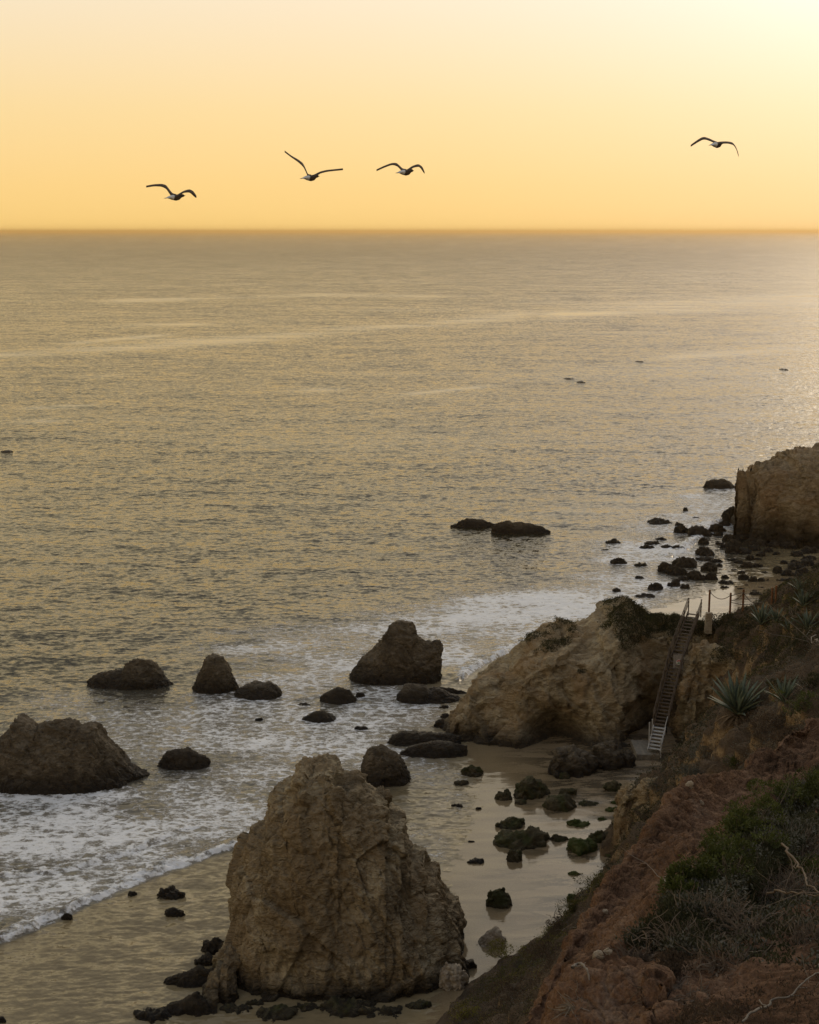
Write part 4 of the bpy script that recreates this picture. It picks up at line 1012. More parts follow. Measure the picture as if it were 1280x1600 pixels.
def branch(pxs, rad, label, mat=None, seed=0, forks=4, Y=None, name='dead_branch', lift=.08, tr=()):
    """a bare branch through view points lying on the ground (or at distance Y)"""
    r_ = np.random.default_rng(seed + 3); pts = []
    for i, (px_, py_) in enumerate(pxs):
        if Y is not None: pts.append(P(px_, py_, Y[i] if not np.isscalar(Y) else Y))
        else:
            h = hit(px_, py_, *tr)
            if h is not None: pts.append(np.array(h[0]) + np.array([0, -.4, 1]) * lift)
    pts = np.array(pts); ti = np.linspace(0, len(pts) - 1, 6 * len(pts)); c_ = np.stack([np.interp(ti, range(len(pts)), pts[:, j]) for j in range(3)], 1)
    ker = np.array([.25, .5, .25])
    for _ in range(3): c_[1:-1] = .25 * c_[:-2] + .5 * c_[1:-1] + .25 * c_[2:]
    L_ = np.linalg.norm(np.diff(c_, axis=0), axis=1).sum()
    c_ += np.stack([fbm(c_ * 3 / L_ * 3 + j, 1, 2, seed + j) for j in range(3)], 1) * L_ * .02
    mb_ = MB(); rs = np.linspace(rad, rad * .4, len(c_)) * (1 + .25 * r_.normal(size=len(c_)) * .5); mb_.tube(c_, rs, 7)
    for k in range(forks):
        i = r_.integers(2, len(c_) - 2); d_ = c_[i + 1] - c_[i]; d_ /= np.linalg.norm(d_); d_ = d_ + r_.normal(0, .6, 3); q_ = [c_[i]]
        for _ in range(6):
            d_ = d_ + r_.normal(0, .3, 3); d_ /= np.linalg.norm(d_); q_.append(q_[-1] + d_ * L_ * .05)
        mb_.tube(q_, np.linspace(rs[i] * .6, rs[i] * .15, 7), 5)
    return tag(mb_.build(name, mat or M_bleached, None, True, origin=c_[0]), label, 'branch' if name == 'dead_branch' else name.replace('_', ' '))


def agave(px, py, hpx, n, label, seed=0, dry=4, Y=None, spread=1.0, group=None):
    h = hit(px, py); base = np.array(h[0]); dist = np.linalg.norm(base - np.array([0, 0, H])); L0 = hpx * dist / F * 1.05
    r_ = np.random.default_rng(seed + 11); o = empty('agave', base, label, 'agave plant', group)

    def leaf(mb_, az, el, ln, w, bend):
        m_ = 10; d_ = np.array([math.cos(az) * math.cos(el), math.sin(az) * math.cos(el), math.sin(el)]); up_ = np.array([-math.cos(az) * math.sin(el), -math.sin(az) * math.sin(el), math.cos(el)])
        sd = np.cross(d_, up_); q_ = base + d_ * .04; V = []; dd = d_.copy()
        for k in range(m_):
            tt = k / (m_ - 1); ww = w * (np.interp(tt, [0, .12, .45, .8, 1], [.65, .6, 1.0, .55, .03])); th_ = ww * .16 + .004
            uu = np.cross(sd, dd); V += [q_ + sd * ww / 2 + uu * ww * .22, q_ - uu * th_ * -.1, q_ - sd * ww / 2 + uu * ww * .22, q_ - uu * th_]
            dd = dd + np.array([0, 0, -bend / m_]); dd /= np.linalg.norm(dd); q_ = q_ + dd * ln / m_
        mb_.add(V, grid_faces(m_, 4, True))
    mb_ = MB()
    for k in range(n):
        f_ = k / n; el = R(22 + 62 * f_ ** .7) ; az = k * 2.39996 + r_.normal(0, .15)
        leaf(mb_, az, el, L0 * (.75 + .3 * math.sin(math.pi * min(f_ + .15, 1))) * r_.uniform(.85, 1.12), L0 * .125, r_.uniform(-.05, .5) * (1 - f_) * spread)
    mb_.build('leaf_rosette', M_agave, o, True, base)
    if dry:
        mb_ = MB()
        for k in range(dry): leaf(mb_, r_.uniform(2.6, 6.8), R(r_.uniform(-5, 25)), L0 * r_.uniform(.6, .9), L0 * .07, r_.uniform(.8, 1.6))
        mb_.build('dry_leaf', M_agedry, o, True, base)
    return o


# ---------------- ground cover (nobody could count it): leaves sown over the slopes themselves
def cover(name, vv, nnn, sel, per, leaf, mat, seed, jit=.12, up=.8, label=None):
    r_ = np.random.default_rng(seed); ii = np.nonzero(sel)[0]
    ii = np.repeat(ii, per); pts = vv[ii] + r_.normal(0, jit, (len(ii), 3)) * np.array([1, 1, .3])
    dr = nnn[ii] * up + r_.normal(0, .6, (len(ii), 3)) + np.array([0, 0, .35]); v_, f_ = leaf_mesh(pts, dr, leaf, leaf * .4, r_)
    o = mesh_np(name, v_, f_, mat, None, False, vv[ii].mean(0)); return tag(o, label, 'ground cover', None, 'stuff')


hp = proj(hill_v[:, 0], hill_v[:, 1], hill_v[:, 2])
inwin = (hp[0] > 560) & (hp[0] < 1420) & (hp[1] > 860) & (hp[1] < 1700)
nA = fbm(hill_v, .28, 3, 401); nB = fbm(hill_v, .22, 3, 411); nC = fbm(hill_v, .5, 3, 421)
notcliff = hill_n[:, 2] > .45
above = hill_v[:, 2] > .9
up_hill = hill_v[:, 1] > 74
tw_ = .7 + 0 * nA
cover('ground_cover', hill_v, hill_n, inwin & notcliff & above & up_hill & (nA > -.7), 6, .14, M_dkleaf, 1, .14, label='dark brown green scrub blanketing the slope above the stairs')
cover('ground_cover', hill_v, hill_n, inwin & notcliff & above & up_hill & (nB > .05) & (hill_v[:, 0] > 19), 6, .13, M_olive, 2, .14, label='olive green low plants in patches on the upper slope')
cover('ground_cover', hill_v, hill_n, inwin & notcliff & above & ~up_hill & (nC > -.6), 5, .09, M_brown, 3, .12, label='dry reddish brown scrub over the lower slope')
cover('ground_cover', hill_v, hill_n, inwin & notcliff & above & (hill_v[:, 1] < 84) & (nA < .25) & (hill_v[:, 0] > 11), 6, .09, M_sage, 4, .12, label='grey sage scrub on the slope under the agave')
lower = inwin & above & (hill_v[:, 1] < 62)
cover('ground_cover', hill_v, hill_n, lower & (nA > -.5), 14, .085, M_brown, 11, .22, label='dry brown scrub on the nearest part of the lower slope')
cover('ground_cover', hill_v, hill_n, lower & (nB > .05), 12, .085, M_dkleaf, 12, .22, label='dark scrub in patches on the nearest part of the lower slope')
cover('ground_cover', hill_v, hill_n, inwin & above & (hill_v[:, 1] < 74) & (nC > .28) & (hill_v[:, 2] < 8), 9, .085, M_yellow, 13, .2, label='yellow green tufts scattered over the lower slope')
cover('ground_cover', hill_v, hill_n, inwin & above & (hill_v[:, 1] < 74) & (nC < -.2), 7, .085, M_sage, 14, .2, label='grey tufts scattered over the lower slope')
strip = inwin & above & (hill_v[:, 2] < 4.2) & (hill_v[:, 1] < 88) & (hill_v[:, 1] > 66) & (nB > -.3)
cover('ground_cover', hill_v, hill_n, strip, 12, .10, M_olive, 5, .15, label='green strip of low plants along the lower edge of the slope above the sand')
hv = np.empty(len(bpy.data.objects['headland_rock'].data.vertices) * 3, np.float32); bpy.data.objects['headland_rock'].data.vertices.foreach_get('co', hv)
hv = hv.reshape(-1, 3) + np.array(bpy.data.objects['headland_rock'].location, np.float32)
hn = np.tile([0, 0, 1.0], (len(hv), 1)); q = proj(hv[:, 0], hv[:, 1], hv[:, 2]); nH = fbm(hv.astype(float), .35, 3, 431)
cz_ = np.interp(hv[:, 0], [4, 6, 9, 10.5, 12, 14, 15, 17, 19, 22], [3.6, 5.0, 6.9, 7.6, 8.1, 8.5, 9.2, 8.5, 8.4, 8.4]); capz = cz_ * .875
cover('ground_cover', hv, hn, (hv[:, 2] > capz + .5 * nH) & (hv[:, 0] > 9.0) & ((nH > -.6) & ((hv[:, 0] < 13.6) | (hv[:, 0] > 16.6)) | (nH > .25)), 6, .14, M_dkleaf, 6, .15, label='dark scrub capping the headland top')
cover('ground_cover', hv, hn, (hv[:, 2] > capz + .3 + .5 * nH) & (hv[:, 0] > 9.5) & (nH > .12), 3, .12, M_olive, 7, .15, label='green patches of low plants on the headland top')

# ---------------- bushes on the slope behind the stairs
bushes = [
 (1128, 985, 60, 34, M_dkleaf, 'dark round bush just right of the top of the stairs', .16), (1165, 990, 60, 34, M_dkleaf, 'dark bush between the stairs and the upper agaves', .16),
 (1200, 1030, 90, 44, M_dkleaf, 'wide dark bush in the middle of the upper slope', .15), (1150, 1030, 60, 40, M_dkleaf, 'dark bush hanging over the ochre cliff right of the stairs', .15),
 (1262, 1015, 90, 42, M_dkleaf, 'large dark bush below the upper right agave', .15), (1190, 1010, 50, 20, M_olive, 'yellow green bush in the middle of the upper slope', .13),
 (1240, 945, 50, 24, M_olive, 'olive bush on the skyline right of the rope fence', .14), (1272, 935, 50, 44, M_dkleaf, 'tall dark shrub on the skyline at the right edge', .15),
 (1255, 1110, 70, 34, M_leaf, 'bright green spreading bush right of the big agave', .11), (1275, 1080, 60, 34, M_dkleaf, 'dark bush at the right edge above the green spreading bush', .12),
 (1190, 1150, 90, 50, M_brown, 'reddish brown dry bush under the big agave', .10), (1235, 1165, 70, 36, M_brown, 'dry brown bush right of the one under the big agave', .10),
 (1105, 1180, 70, 36, M_sage, 'grey sage bush on the slope right of the concrete block', .10), (1060, 1195, 60, 26, M_brown, 'dry brown bush beside the concrete block at the stair foot', .10),
 (1150, 1195, 44, 16, M_leaf, 'small bright green plant among grey sage above the red ridge', .10), (1030, 1235, 60, 28, M_sage, 'grey sage bush on top of the ochre cliff corner', .10),
 (975, 1215, 16, 24, M_leaf, 'little green bush hanging at the left edge of the ochre cliff corner', .10), (1085, 1215, 70, 26, M_sage, 'grey sage bush behind the crest of the red ridge', .10),
 (940, 1390, 70, 28, M_olive, 'green bush at the slope edge beside the red ridge', .10), (895, 1425, 60, 24, M_olive, 'olive bush on the slope edge above the shining sand', .10),
 (790, 1500, 80, 26, M_yellow, 'yellow green bush on the slope edge right of the tan stack foot', .10), (725, 1590, 40, 24, M_yellow, 'small yellow bush at the bottom edge below the tan stack', .10),
 (860, 1500, 80, 30, M_brown, 'dry brown bush in the middle of the lower slope', .10), (800, 1560, 90, 30, M_brown, 'reddish dry bush near the bottom edge left of the red ridge', .10),
 (683, 1590, 60, 16, M_brown, 'flat reddish dry bush at the bottom edge near the tan stack', .10), (1012, 1280, 40, 30, M_dkleaf, 'dark bush in the cleft of the ochre cliff corner', .10),
 (870, 1450, 40, 18, M_brown, 'small dry bush with bare stems on the slope edge', .09), (1225, 1080, 40, 22, M_dkleaf, 'dark bush between the two lower agaves', .12)]
for i, (a_, b_, w_, h_, mt, lb, lf) in enumerate(bushes):
    bush(a_, b_, w_, h_, mt, lb, lf, 1800 if w_ > 50 else 900, i, tr=(B_hill,) if a_ < 1290 else ())
bush(1095, 948, 22, 18, M_dkleaf, 'small dark shrub at the head of the stairs', .14, 500, 61)
bush(838, 1020, 14, 8, M_dkleaf, 'tiny bush growing in the headland face', .1, 200, 62, tr=(B_head,))
bush(905, 1052, 16, 8, M_dkleaf, 'small dark tuft on the middle of the headland face', .1, 250, 63, tr=(B_head,))
bush(1052, 1003, 14, 8, M_leaf, 'small green tuft on the headland face near the stairs', .1, 250, 64, tr=(B_head,))

agave(1153, 1117, 64, 46, 'big grey green agave standing before the ochre cliff', 1, 9)
agave(1225, 1098, 44, 24, 'smaller agave right of the big one, partly behind dry leaves', 2, 6)
agave(1190, 976, 34, 26, 'agave on the upper slope below the rope fence', 3, 2)
agave(1213, 972, 26, 18, 'small agave right of the one below the rope fence', 4, 1)
agave(1262, 984, 34, 22, 'agave near the right edge beside a bleached branch', 5, 2)
agave(1256, 948, 30, 22, 'agave on the upper slope under the skyline at right', 6, 2)
agave(1250, 925, 26, 20, 'dark agave against the bright water at the right skyline', 7, 1)
agave(1232, 985, 20, 14, 'smallest agave, in the middle of the upper slope', 8, 0)

# ---------------- red bluff: bushes, dead brush, branches
gb = [(1070, 1395, 60, 34), (1095, 1375, 60, 34), (1120, 1350, 60, 40), (1145, 1330, 60, 40), (1160, 1300, 60, 44), (1185, 1285, 64, 44), (1205, 1265, 60, 40), (1235, 1255, 60, 36), (1268, 1240, 60, 40), (1145, 1365, 50, 30), (1265, 1360, 60, 24), (1200, 1320, 60, 30)]
gl = ['lowest bright green succulent bush on the lip of the red bluff', 'second green succulent bush up the lip of the red bluff', 'dense green succulent bush a third of the way up the red bluff lip', 'green succulent bush leaning over the red gully',
      'tall green succulent bush in the middle of the red bluff lip', 'green succulent bush just right of the tallest one on the red bluff', 'leafy green bush beside bare red earth high on the bluff', 'green bush below the red slope at the upper right of the bluff',
      'green bush cut by the right edge above the grey brush', 'green sprigs half hidden in grey brush behind the lip', 'sparse yellow green sprigs in grey brush near the right edge', 'dull green bush buried in the grey brush']
for i, ((a_, b_, w_, h_), lb) in enumerate(zip(gb, gl)):
    bush(a_, b_ + 8, w_ * 1.35, h_ * 1.35, M_leaf, lb, .055, 3200 if i < 9 else 900, 200 + i, tr=(B_bluff,), gap=.15, twigs=12)
db = [(1180, 1390, 150, 70), (1240, 1400, 140, 80), (1120, 1430, 130, 60), (1200, 1460, 150, 60), (1060, 1470, 120, 60), (1260, 1470, 120, 60), (1010, 1500, 90, 50), (1140, 1500, 120, 50), (1245, 1330, 110, 70),
      (1050, 1540, 70, 60), (905, 1570, 40, 60), (1100, 1560, 90, 60), (1210, 1350, 110, 60)]
dl = ['grey tangle of bare twigs in the middle of the bluff top', 'thick grey tangle of bare twigs near the right edge', 'tangle of bare twigs just right of the lowest green bush', 'dark tangle of twigs above the bare red patch', 'brown twig tangle on the lip of the red bluff',
      'dark twigs at the right edge above the curved root', 'low brown twig tangle at the left end of the bluff brush', 'low dark twigs hanging over the bare red patch', 'grey twigs at the right edge below the green bush',
      'hanging dead twigs near the bottom of the bluff', 'pale dead shrub hanging on the red slope by the bottom edge', 'dead roots dangling above the bottom edge', 'grey twig tangle behind the tallest green bush']
for i, ((a_, b_, w_, h_), lb) in enumerate(zip(db, dl)):
    dead_brush(a_, b_, w_, h_, lb, 260 if i not in (9, 10, 11) else 90, .008, 300 + i, M_twig if i != 10 else M_bleached, tr=(B_bluff,), up=.5 if i not in (9, 10, 11) else -.3)
bp_ = proj(bluff_v[:, 0], bluff_v[:, 1], bluff_v[:, 2])
lipy = np.interp(bp_[0], [905, 960, 1013, 1057, 1085, 1112, 1160, 1205, 1262, 1400], [1522, 1487, 1443, 1393, 1370, 1345, 1285, 1255, 1205, 1120])
brush = (bp_[0] > 990) & (bp_[0] < 1420) & (bp_[1] > lipy + 8) & (bp_[1] < 1480 + .12 * (bp_[0] - 1000)) & (bluff_v[:, 1] > 9) & (bluff_v[:, 1] < 36)
nD = fbm(bluff_v, 1.2, 3, 441)
cover('ground_cover', bluff_v, bluff_n, (bp_[0] > 1040) & (bp_[0] < 1420) & (bp_[1] > 1470) & (bp_[1] < 1640) & (nD > .12) & (bluff_v[:, 1] < 30), 5, .045, M_brown, 15, .06, label='brown litter in patches on the bare red earth at the bottom right')
cover('ground_cover', bluff_v, bluff_n, brush & (nD > -.7), 7, .06, M_dkleaf, 8, .07, label='dark dry leaf litter under the bare brush on the bluff')
cover('ground_cover', bluff_v, bluff_n, brush & (nD > -.1), 4, .07, M_sage, 9, .08, label='grey dry stalks among the bare brush on the bluff')
dead_brush(1170, 1128, 60, 30, 'pale dead stalks under the big agave', 60, .015, 350, M_twig, tr=(B_hill,))
dead_brush(880, 1440, 60, 26, 'bleached bare shrub on the slope edge above the shining sand', 40, .03, 351, M_bleached, tr=(B_hill,))
dead_brush(1255, 960, 50, 30, 'pale dead stalks on the upper slope near the right edge', 40, .02, 352, M_bleached, tr=(B_hill,))

branch([(1274, 962), (1270, 978), (1262, 994)], .05, 'bleached curved branch beside the agave near the right edge', seed=1, tr=(B_hill,))
branch([(1245, 1072), (1256, 1080), (1268, 1082)], .035, 'bleached branch lying above the green spreading bush', seed=2, tr=(B_hill,))
branch([(1272, 1000), (1279, 1008), (1287, 1012)], .035, 'bleached branch sticking out at the right edge of the upper slope', seed=3, tr=(B_hill,))
branch([(866, 1466), (880, 1452), (900, 1448), (915, 1455)], .035, 'curved grey branch on the slope above the dry brown bush', seed=4, tr=(B_hill,))
branch([(1165, 1608), (1180, 1590), (1205, 1572), (1235, 1562), (1258, 1545), (1272, 1520), (1286, 1495)], .014, 'long curved pale root across the bare red earth at the bottom right', seed=5, tr=(B_bluff,), lift=.05, forks=5)
branch([(1222, 1318), (1245, 1350), (1268, 1378), (1285, 1400)], .012, 'pale branch rising out of the brush at the right edge', M_twig, seed=6, Y=[13.5, 12.5, 11.6, 11], forks=3)
branch([(1200, 1398), (1235, 1392), (1265, 1398), (1290, 1404)], .010, 'pale branch lying level across the brush at the right edge', M_twig, seed=7, Y=[12.6, 12.1, 11.6, 11.2], forks=3)
branch([(1045, 1400), (1036, 1384), (1050, 1372), (1058, 1366)], .02, 'small hooked grey branch left of the lowest green bush', seed=8, tr=(B_bluff,), forks=2)
branch([(893, 1520), (905, 1512), (917, 1522), (920, 1540)], .02, 'pale hooked root on top of the hanging dead shrub', seed=9, tr=(B_bluff,), forks=3)
branch([(1003, 975), (1013, 983), (1012, 990), (1000, 992)], .05, 'bleached hooked driftwood on the headland top left of the stairs', seed=10, tr=(B_head,), forks=1)

# red clods and pale stones on the bluff
cl_r = np.random.default_rng(5)
for k, (a_, b_, s_, mt, lb) in enumerate([(1077, 1226, 5, M_pale, 'white stone on the grey slope above the red ridge'), (1096, 1254, 3.5, M_pale, 'small white stone in the red gully wall'), (946, 1424, 4, M_pale, 'white stone on the edge of the red ridge'),
                                     (1005, 1355, 6, M_redpebble, 'red clod at the left side of the red ridge'), (935, 1492, 7, M_pale, 'pale stone on the red lip left of the brown brush'), (950, 1488, 6, M_pale, 'pale stone touching the left one on the red lip'), (1014, 1441, 6, M_redpebble, 'red clod on the lip beside the brown brush')]):
    h = hit(a_, b_); c0 = np.array(h[0]); rr_ = s_ * np.linalg.norm(c0 - np.array([0, 0, H])) / F
    cp = [c0 + np.array([math.cos(th_) * rr_ * 1.2, 0, math.sin(th_) * rr_ * (1 + .2 * cl_r.normal())]) for th_ in np.linspace(math.pi, 0, 7)]
    rock('stone', cp, rr_ * .8, rr_ * .8, mt, rr_ / 7, rr_ * .18, k, zb=c0[2] - rr_, label=lb, cat='stone')

# ================================================================== STAIRS
SA = P(1022, 1173, 103.3); SB = P(1057, 1032, 109.0); SC = P(1084, 958, 113.2)
stairs = empty('staircase', SA, 'long steep wooden staircase climbing the headland cliff, pale at its foot', 'staircase')


def flight(a_, b_, w, wood, n, rails=True, base=0):
    d_ = b_ - a_; fl = np.array([d_[0], d_[1], 0]); fl /= np.linalg.norm(fl); sd = np.array([fl[1], -fl[0], 0])
    for s_ in (-1, 1):
        mb_ = MB(); mb_.bar(a_ + sd * s_ * w / 2, b_ + sd * s_ * w / 2, .06, .26); mb_.build('stringer', wood, stairs)
    for k in range(n):
        c_ = a_ + d_ * (k + .6) / n; mb_ = MB(); mb_.bar(c_ - sd * (w / 2 - .03), c_ + sd * (w / 2 - .03), .26, .05); mb_.build('tread', wood, stairs)
    return sd


M1 = SA + (SB - SA) * .26
sd1 = flight(SA, M1, .95, M_palewood, 7)
flight(M1, SB, .95, M_wood, 19)
sd2 = flight(SB + np.array([0, .1, .05]), SC, .95, M_wood, 14)


def guard(a_, b_, sd, s_, w, n, wood, hgt=1.0, slats=3):
    for k in range(n + 1):
        c_ = a_ + (b_ - a_) * k / n + sd * s_ * (w / 2 + .05); mb_ = MB(); mb_.bar(c_ - np.array([0, 0, .5]), c_ + np.array([0, 0, hgt]), .08, .08, (0, 1, 0)); mb_.build('post', wood, stairs)
    for j in range(slats):
        hh = hgt * (1 - j * .3); off = sd * s_ * (w / 2 + .10) + np.array([0, 0, hh]); mb_ = MB(); mb_.bar(a_ + off, b_ + off, .04, .09); mb_.build('handrail', wood, stairs)


guard(M1, SB, sd1, -1, .95, 6, M_wood); guard(M1, SB, sd1, 1, .95, 6, M_wood)
up2 = (SC - SB) * .06
guard(SB, SC + up2, sd2, -1, .95, 4, M_wood); guard(SB, SC + up2, sd2, 1, .95, 4, M_wood)
guard(SA, M1, sd1, 1, .95, 1, M_palewood, .9, 1)
for px_, Yp in ((1014.5, 103.4),):
    f0 = P(px_, 1160, Yp); mb_ = MB(); mb_.bar(f0, f0 + np.array([-.02, 0, 1.6]), .09, .09, (0, 1, 0)); mb_.build('post', M_palewood, stairs)
    f0 = f0 + np.array([.28, .5, .4]); mb_ = MB(); mb_.bar(f0, f0 + np.array([0, 0, 1.3]), .08, .08, (0, 1, 0)); mb_.build('post', M_palewood, stairs)
# board gate where the two flights meet
GA = P(1053, 1052, 108.6); gw = .78
for k in range(5):
    c_ = GA + np.array([gw * k / 5, -.02, 0]); mb_ = MB(); mb_.bar(c_, c_ + np.array([0, 0, 1.55]), .145, .03, (0, 1, 0)); mb_.build('board', M_plank, stairs)
for hz in (.25, 1.3):
    mb_ = MB(); mb_.bar(GA + np.array([-.1, .035, hz]), GA + np.array([gw, .035, hz]), .04, .09); mb_.build('crossbar', M_plank, stairs)
sg = GA + np.array([.34, -.07, .95]); sgn = empty('sign', sg, 'small round white sign with a red arc, fixed to the grey boards of the stairs', 'sign')


def disc(name, mat, r0, r1, a0, a1, yo, par):
    th_ = np.linspace(a0, a1, 25); mb_ = MB(); V = []
    for t_ in th_: V += [sg + np.array([math.cos(t_) * r0, yo, math.sin(t_) * r0]), sg + np.array([math.cos(t_) * r1, yo, math.sin(t_) * r1]),
                         sg + np.array([math.cos(t_) * r1, yo + .008, math.sin(t_) * r1]), sg + np.array([math.cos(t_) * r0, yo + .008, math.sin(t_) * r0])]
    mb_.add(V, grid_faces(25, 4, True)); mb_.build(name, mat, par, origin=sg)


disc('disc', M_signw, .002, .20, 0, 2 * math.pi, 0, sgn); disc('red_band', M_signr, .09, .17, R(15), R(165), -.012, sgn); disc('green_band', M_signg, .07, .15, R(205), R(335), -.012, sgn)
sym = MB(); sym.bar(sg + np.array([0, -.012, -.07]), sg + np.array([0, -.012, .05]), .03, .008, (0, 1, 0)); sym.build('symbol', M_black, sgn, origin=sg)

# concrete footing with worn corners
f0 = P(994, 1176, 103.4); f1_ = P(1031, 1176, 103.0)
cp = [np.array([f0[0] - .02, 104.2, -.3]), np.array([f0[0], 104.2, f0[2]]), np.array([f1_[0], 104.2, f0[2]]), np.array([f1_[0] + .02, 104.2, -.3])]
rock('concrete_block', cp, 1.2, 2.0, M_conc, .07, .035, 77, .04, .04, floor=1.0, zb=-.6, strata=0, label='squared concrete block carrying the foot of the stairs', cat='block')

# ================================================================== ROPE FENCE
fen = None; tops = []; posts = [(1108, 922, 952, 113.5), (1141, 926.5, 950, 112.5), (1161, 921, 947, 112), (1206, 917.5, 940, 110.5), (1212, 914, 940, 110)]
fb = []
for a_, b_, c_, y_ in posts:
    h_ = hit(a_, c_ + 1, B_hill, B_head); fb.append(np.array(h_[0]) if h_ is not None and h_[0].y < y_ + 4 else P(a_, c_, y_))
fen = empty('rope_fence', fb[0], 'post and rope fence along the path at the head of the stairs', 'fence')
for (a_, b_, c_, y_), q_ in zip(posts, fb):
    tp = q_ + np.array([0, 0, (c_ - b_) * q_[1] / F * 1.06]); g0 = q_ - np.array([0, 0, .6])
    mb_ = MB(); tt = np.linspace(0, 1, 7)[:, None]; mb_.tube(g0 * (1 - tt) + tp * tt, .085, 10); mb_.tube([tp - np.array([0, 0, .001]), tp + np.array([0, 0, .02]), tp + np.array([0, 0, .021])], [.085, .07, .001], 10)
    mb_.build('post', M_post, fen, True); tops.append(tp)
for i, j, sag, dz in ((0, 1, .48, .12), (1, 2, .18, .62), (1, 2, -.02, .22), (0, 2, .95, .9), (2, 3, .95, .25), (1, 3, .35, .75), (3, 4, .02, .3)):
    a_, b_ = tops[i] - np.array([0, .09, dz]), tops[j] - np.array([0, .09, .25 if (i, j) == (1, 2) and dz > .5 else dz]); tt = np.linspace(0, 1, 14)[:, None]; c_ = a_ * (1 - tt) + b_ * tt; c_[:, 2] -= (4 * sag * tt * (1 - tt))[:, 0]
    if (i, j) in ((0, 2),): continue
    mb_ = MB(); mb_.tube(c_, .03, 6); mb_.build('rope', M_rope, fen, True)
q_ = P(1107, 978, 111.5); cp = [q_ + np.array([-.28, 0, -.3]), q_ + np.array([-.24, 0, 1.1]), q_ + np.array([.22, 0, 1.15]), q_ + np.array([.26, 0, -.3])]
rock('stone_pillar', cp, .25, .25, M_pale, .05, .04, 5, .1, .1, floor=1, zb=q_[2] - .6, label='short pale stone pillar at the head of the stairs', cat='pillar')

# ================================================================== BIRDS
def gull(poly, widths, body, Yg, label, seed, roll=0.0, sc=1.0):
    """poly: view points from left wing tip to right wing tip, body root between index k and k+1"""
    lp, rp = poly; c0 = P(*body, Yg); u_ = Yg / F * 1.02
    V = []; o = empty('gull', c0, label, 'gull', 'gulls gliding above the sea')
    hd = Vector((.62, .76, .10)).normalized(); hd = np.array(hd); rt = np.cross(hd, [0, 0, 1]); rt /= np.linalg.norm(rt); upv = np.cross(rt, hd)
    mb_ = MB()
    # body: rings from tail root to bill root
    st_ = [(-.24, .012, .01, .02), (-.19, .045, .028, .015), (-.10, .068, .055, .0), (0, .078, .072, -.008), (.09, .070, .066, -.005), (.16, .046, .045, .012), (.20, .040, .040, .024), (.24, .037, .037, .026), (.27, .024, .024, .022), (.285, .008, .008, .02)]
    k_ = 14; th_ = np.arange(k_) * 2 * math.pi / k_
    for s_, a_, b_, z_ in st_:
        for t_ in th_: V.append(c0 + sc * (hd * s_ + rt * math.cos(t_) * a_ + upv * (math.sin(t_) * b_ + z_)))
    mb_.add(V, grid_faces(len(st_), k_, True))
    for pts, ws, side in ((lp, widths[0], -1), (rp, widths[1], 1)):
        # pts run root -> tip
        n_ = len(pts); P3 = np.array([P(px_, py_, Yg + (.06 * i - (.10 if side < 0 else -.02) * i)) for i, (px_, py_) in enumerate(pts)]); P3 = np.vstack([[c0 + upv * .03 * sc + hd * .03], P3]); ws = [ws[0] * 1.1] + list(ws)
        ti = np.linspace(0, n_, 6 * n_ + 1); C_ = np.stack([np.interp(ti, range(n_ + 1), P3[:, j]) for j in range(3)], 1)
        for _ in range(4): C_[1:-1] = .25 * C_[:-2] + .5 * C_[1:-1] + .25 * C_[2:]
        wi = np.interp(ti, range(n_ + 1), ws) * u_ * 1.7; ch = np.interp(ti, [0, 1, n_ * .6, n_ * .9, n_], [.22, .21, .18, .12, .03]) * sc
        V = []
        for q_, w_, cd in zip(C_, wi, ch):
            sl_ = min(.9, w_ * .85 / cd); cdv = np.array([.15, -math.sqrt(1 - sl_ * sl_), -sl_]); cdv /= np.linalg.norm(cdv)   # towards the trailing edge
            tz = .03 * sc
            for a_, t_ in ((-.35, 0), (-.15, tz * .9), (.25, tz * .6), (.65, .002), (.25, -tz * .4), (-.15, -tz * .6)): V.append(q_ + cdv * cd * a_ + np.array([0, 0, 1]) * t_)
        mb_.add(V, grid_faces(len(C_), 6, True))
    bo = mb_.build('body', M_gullgrey, o, True, origin=c0)
    # white rump and tail fan
    mb_ = MB(); V = []
    for s_, a_, b_, z_ in ((-.33, .062, .006, .005), (-.27, .055, .010, .012), (-.20, .052, .034, .014), (-.12, .067, .058, .004), (-.07, .060, .060, -.001)):
        for t_ in th_: V.append(c0 + sc * (hd * s_ + rt * math.cos(t_) * a_ * 1.04 + upv * (math.sin(t_) * b_ * 1.04 + z_ + .004)))
    mb_.add(V, grid_faces(5, k_, True)); mb_.build('tail', M_gullwhite, o, True, origin=c0)
    mb_ = MB(); b0 = c0 + sc * (hd * .275 + upv * .02); mb_.tube([b0, b0 + sc * hd * .03, b0 + sc * (hd * .055 - upv * .008)], [.012 * sc, .009 * sc, .002], 6); mb_.build('beak', M_beak, o, True, origin=c0)
    return o


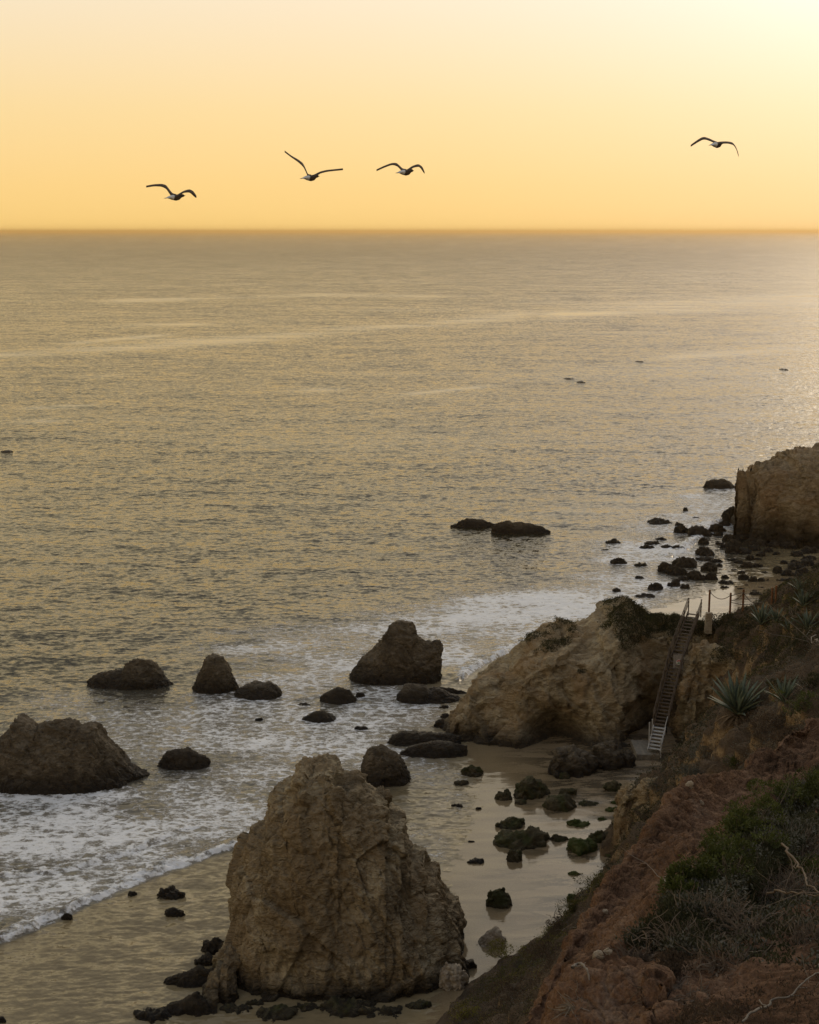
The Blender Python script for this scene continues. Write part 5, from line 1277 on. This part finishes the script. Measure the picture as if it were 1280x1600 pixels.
gull(([(270, 305), (264.5, 298), (259.8, 291.5), (252.8, 289.4), (241, 289.8), (228.6, 292)], [(278.5, 305.5), (287, 300), (296.5, 297.8), (302.5, 301.5), (307.2, 307.8)]), ([5.5, 5, 4, 2.6, 1.6, .8], [2, 1.6, 3.2, 5.6, 4]), (274.7, 308.5), 36, 'leftmost and lowest flying gull, both wings bent down at the tips', 1)
gull(([(481.5, 275), (478, 266), (473.7, 257.2), (466, 251.2), (455.6, 245.2), (444.9, 237)], [(491, 275), (500.3, 269.9), (510.6, 267.4), (521, 266.3), (536, 264.8)]), ([5.5, 5, 4.4, 3, 1.6, .7], [2.4, 1.6, 1.2, .8, .5]), (485.7, 278), 36, 'gull with its long left wing raised high in a V', 2)
gull(([(629.5, 266), (625, 261.5), (620, 256.8), (611.9, 256.5), (599.3, 261.4), (588.5, 266.5)], [(638, 266), (644.6, 261), (654.2, 258.2), (660.2, 263), (663.6, 270.2)]), ([5, 4.5, 3.5, 1.4, 1.0, .6], [2.2, 1.5, 2.6, 5.4, 4]), (634.2, 269.3), 36, 'gull in the middle of the sky, just right of the one with a raised wing', 3)
gull(([(1116, 222), (1110, 219), (1101.3, 215.9), (1096, 217), (1088, 222), (1079.4, 228.3)], [(1126, 223.2), (1136, 222.8), (1145.6, 224.6), (1151, 232.5), (1154.2, 244)]), ([3.6, 3.4, 3, 1.8, 1.2, .9], [2, 2.2, 3.4, 3.4, 2.6]), (1120.6, 226.2), 36, 'lone gull at the far right of the sky', 4)
for o in [o for o in bpy.data.objects if o.name.startswith('gull')]: pass
o = None


def perched(px_, py_, hpx, Yb, label, seed):
    c0 = P(px_, py_, Yb); hh = hpx * Yb / F; o = empty('cormorant', c0, label, 'seabird', 'seabirds perched on the far headland')
    mb_ = MB(); lean = .12 * hh
    mb_.tube([c0, c0 + np.array([-.05 * hh, 0, .12 * hh]), c0 + np.array([0, 0, .35 * hh]), c0 + np.array([lean * .6, 0, .60 * hh]), c0 + np.array([lean, 0, .78 * hh]), c0 + np.array([lean * .8, 0, .92 * hh]), c0 + np.array([lean * 1.2, 0, hh])],
             [.03 * hh, .12 * hh, .17 * hh, .13 * hh, .055 * hh, .06 * hh, .015 * hh], 10)
    mb_.build('body', M_black, o, True, origin=c0)
    mb_ = MB(); b0 = c0 + np.array([lean, 0, .93 * hh]); mb_.tube([b0, b0 + np.array([.16 * hh, 0, .03 * hh])], [.025 * hh, .008 * hh], 5); mb_.build('beak', M_black, o, True, origin=c0)


perched(1153.5, 737, 7, 185.5, 'black seabird standing on the left corner of the leftmost rock pinnacle', 1)
perched(1160.6, 736, 5, 185.5, 'small black seabird on top of the leftmost rock pinnacle', 2)
perched(1173.3, 737, 9, 185.5, 'black seabird on the left end of the second pinnacle, next to the gap', 3)

# kelp and a little rock far out
for a_, b_, w_, h_, lb in ((890, 592, 20, 2.2, 'dark kelp patch floating far out, the wider of two'), (908, 597.5, 14, 1.6, 'small kelp patch just right of the wider one far out'), (1225, 577.5, 14, 2.4, 'dark floating kelp far out near the right edge'),
                      (1000, 565.5, 16, 1.2, 'thin kelp streak far out in the middle of the sea'), (10, 706.5, 20, 2.0, 'dark kelp patch at the left edge of the sea')):
    c0 = G(a_, b_); w3 = w_ * c0[1] / F
    cp = [c0 + np.array([math.cos(t_) * w3 / 2, 0, .35 * math.sin(t_)]) for t_ in np.linspace(math.pi, 0, 7)]
    rock('kelp_patch', cp, h_ * c0[1] ** 2 / (H * F) * .5, None, M_kelp, .3, .15, int(a_), zb=-.5, label=lb, cat='kelp')

# ================================================================== HAZE
hz = bpy.data.meshes.new('haze'); X0, X1, Y0, Y1, Z0, Z1 = -60000, 60000, -3000, 80000, -6, 60
hz.from_pydata([(a_, b_, c_) for c_ in (Z0, Z1) for a_, b_ in ((X0, Y0), (X1, Y0), (X1, Y1), (X0, Y1))], [], [(0, 3, 2, 1), (4, 5, 6, 7), (0, 1, 5, 4), (1, 2, 6, 5), (2, 3, 7, 6), (3, 0, 4, 7)])
ho = bpy.data.objects.new('haze', hz); COL.objects.link(ho); ho['kind'] = 'stuff'; ho['label'] = 'thin warm sea haze'
m = bpy.data.materials.new('haze'); m.use_nodes = True; t = m.node_tree; t.nodes.clear()
pv = N(t, 'ShaderNodeVolumePrincipled'); pv.inputs['Color'].default_value = (1, .72, .36, 1); pv.inputs['Density'].default_value = 7e-5; pv.inputs['Anisotropy'].default_value = .78
ou = N(t, 'ShaderNodeOutputMaterial'); t.links.new(pv.outputs[0], ou.inputs['Volume']); hz.materials.append(m)
